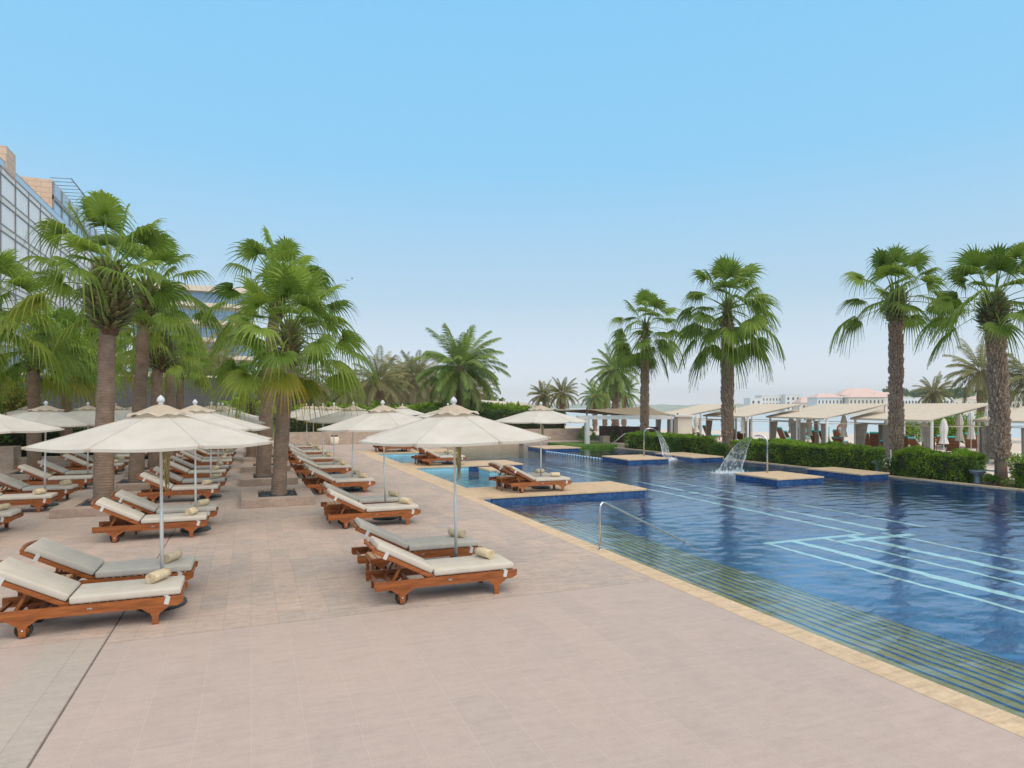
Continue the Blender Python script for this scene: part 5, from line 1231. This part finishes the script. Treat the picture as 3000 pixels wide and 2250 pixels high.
# second wing facing us
x0, y0 = -33, 226; e = empty('hotel_wing', (x0, y0, 0)); b = MB(); b.span((0, 0, 0), (34, 18, 39.6), M_cream); b.build('wall', e)
b = MB()
for f in range(5): z = 38.0 - f * 5.4; b.span((-.1, -.35, z - 3.3), (33.9, -.02, z - .2), M_glassB)
b.build('window_strip', e)
b = MB()
for f in range(5): z = 38.0 - f * 5.4; b.span((-.2, -1.5, z - 4.6), (34.3, -.36, z - 3.4), M_cream)
b.span((-.2, -1.5, 38.2), (34.5, 1, 39.9), M_cream); b.build('balcony_band', e)
for f in range(5):
    z = 38.0 - f * 5.4; b = MB(); b.span((0, -.45, z - 1.75), (33.8, -.355, z - 1.65), M_mull)
    for k in range(18): b.span((k * 1.95, -.46, z - 3.3), (k * 1.95 + .12, -.354, z - .2), M_mull)
    b.build('window_frame', e)
tag(e, 'far hotel wing with cream bands and blue glass between the palms', 'hotel')
# villas across the water
def villa(px0, px1, d, z0, ztop, label, m, roofh=2.0, win=6, storeys=1, roof=True, seed=0, arcade=False, wz=None):
    p0 = polar(px0, d); p1 = polar(px1, d); D = V((p1[0] - p0[0], p1[1] - p0[1], 0)); W = D.length; e = empty('villa', (p0[0], p0[1], z0), math.atan2(D.y, D.x)); H = ztop - z0 - (roofh if roof else 0); dep = 12
    b = MB(); b.span((0, 0, 0), (W, dep, H), m); b.build('wall', e)
    if roof:
        o_ = .8; b = MB(); vs = [(-o_, -o_, H), (W + o_, -o_, H), (W + o_, dep + o_, H), (-o_, dep + o_, H), (W * .28, dep / 2, H + roofh), (W * .72, dep / 2, H + roofh)]
        b.add(vs, [(0, 1, 5, 4), (1, 2, 5), (2, 3, 4, 5), (3, 0, 4), (3, 2, 1, 0)], M_roof); b.build('roof', e)
    else: b = MB(); b.span((-.2, -.2, H), (W + .2, dep, H + .35), m); b.build('parapet', e)
    for s_ in range(storeys):
        for k in range(win):
            x = W * (k + .6) / (win + .2); z = (H - 2.4 - s_ * 3.2) if wz is None else wz - s_ * 3.2; ww = W / win * (.34 if not arcade else .5) / 1; ww = min(ww, 1.6); hh = 1.7 if not arcade else 2.3
            b = MB(); pl = [(x - ww / 2, z - hh / 2), (x + ww / 2, z - hh / 2), (x + ww / 2, z + hh * .3), (x + ww * .3, z + hh * .48), (x, z + hh * .55), (x - ww * .3, z + hh * .48), (x - ww / 2, z + hh * .3)]
            b.prism(pl, -.08, -.02, M_dark); b.build('window', e)
    return tag(e, label, 'villa', 'pale villas across the water')
villa(2198, 2232, 430, -2, 7.6, 'small white flat-roofed house at the left end of the far villas', M_whiter, roof=False, win=2)
villa(2232, 2300, 440, -2, 9.5, 'white block with many dark balconies across the water', M_whiter, roof=False, win=7, storeys=3)
villa(2301, 2346, 435, -2, 10, 'white flat-roofed block right of the balconied one', M_whiter, roof=False, win=3, storeys=3)
villa(2347, 2395, 410, -2, 8.2, 'low villa with a broad pink roof across the water', M_pink, roofh=3.5, win=3)
villa(2394, 2470, 360, -2, 9.6, 'white villa with pink roof and dormer arches', M_whiter, roofh=2.3, win=7)
villa(2462, 2600, 400, -2, 13.5, 'largest pink-roofed villa rising above the cabanas', M_pink, roofh=4.2, win=5, wz=10.6)
villa(2487, 2592, 355, -2, 9.6, 'cream villa with arched windows before the largest roof', M_cream, roofh=2.2, win=9)
villa(2560, 2650, 380, -2, 10.8, 'pink villa half hidden by the tall palm trunk', M_pink, roofh=2.8, win=5)
villa(2640, 2792, 330, -2, 6.6, 'long white arcade with round arched openings', M_whiter, roof=False, win=16, arcade=True)
villa(2793, 2900, 345, -2, 6.0, 'low cream building right of the white arcade', M_cream, roof=False, win=6)
villa(2850, 2960, 420, -2, 9.5, 'hazy cream houses beside the rightmost palm', M_cream, roofh=2.5, win=6)
villa(2960, 3080, 330, -2, 8.5, 'cream building cut off by the right edge across the water', M_cream, roof=False, win=8, storeys=2)
for i, (px, d, rx, rz_) in enumerate([(2375, 150, 4, 1.5), (2625, 560, 14, 4), (2700, 600, 16, 3.5), (2800, 520, 22, 4), (2960, 420, 22, 4)]):
    x, y = polar(px, d); blob_bush('tree', (x, y, (-.9, 10, 10, 9, 4)[i]), rx, 3, rz_, 1800, (.5, 2, 2, 2, 2)[i], ['small dark tree on the shore before the villas', 'tree clump on the hill left of the tall palm', 'tree clump along the hilltop behind the arcade', 'tree clump behind the small golden palm', 'tree clump at the far right shore'][i], M_bush, 80 + i, cat='tree', stem=False, elong=1.4)
# ================================================================ haze
HZ = 0.0003
hb = MB(); hb.span((-700, -250, -3.2), (1900, 1950, 58), None if False else M_sea)
hm = bpy.data.materials.new('haze air'); hm.use_nodes = True; t = hm.node_tree; t.nodes.clear()
ho = t.nodes.new('ShaderNodeOutputMaterial'); pv = t.nodes.new('ShaderNodeVolumePrincipled'); pv.inputs['Color'].default_value = (.95, .96, 1, 1); pv.inputs['Density'].default_value = HZ; pv.inputs['Anisotropy'].default_value = .3
t.links.new(pv.outputs[0], ho.inputs['Volume'])
hz = hb.build('haze'); hz.data.materials.clear(); hz.data.materials.append(hm); hz['kind'] = 'stuff'; hz['label'] = 'thin pale haze in the air over the bay'; hz['category'] = 'haze'
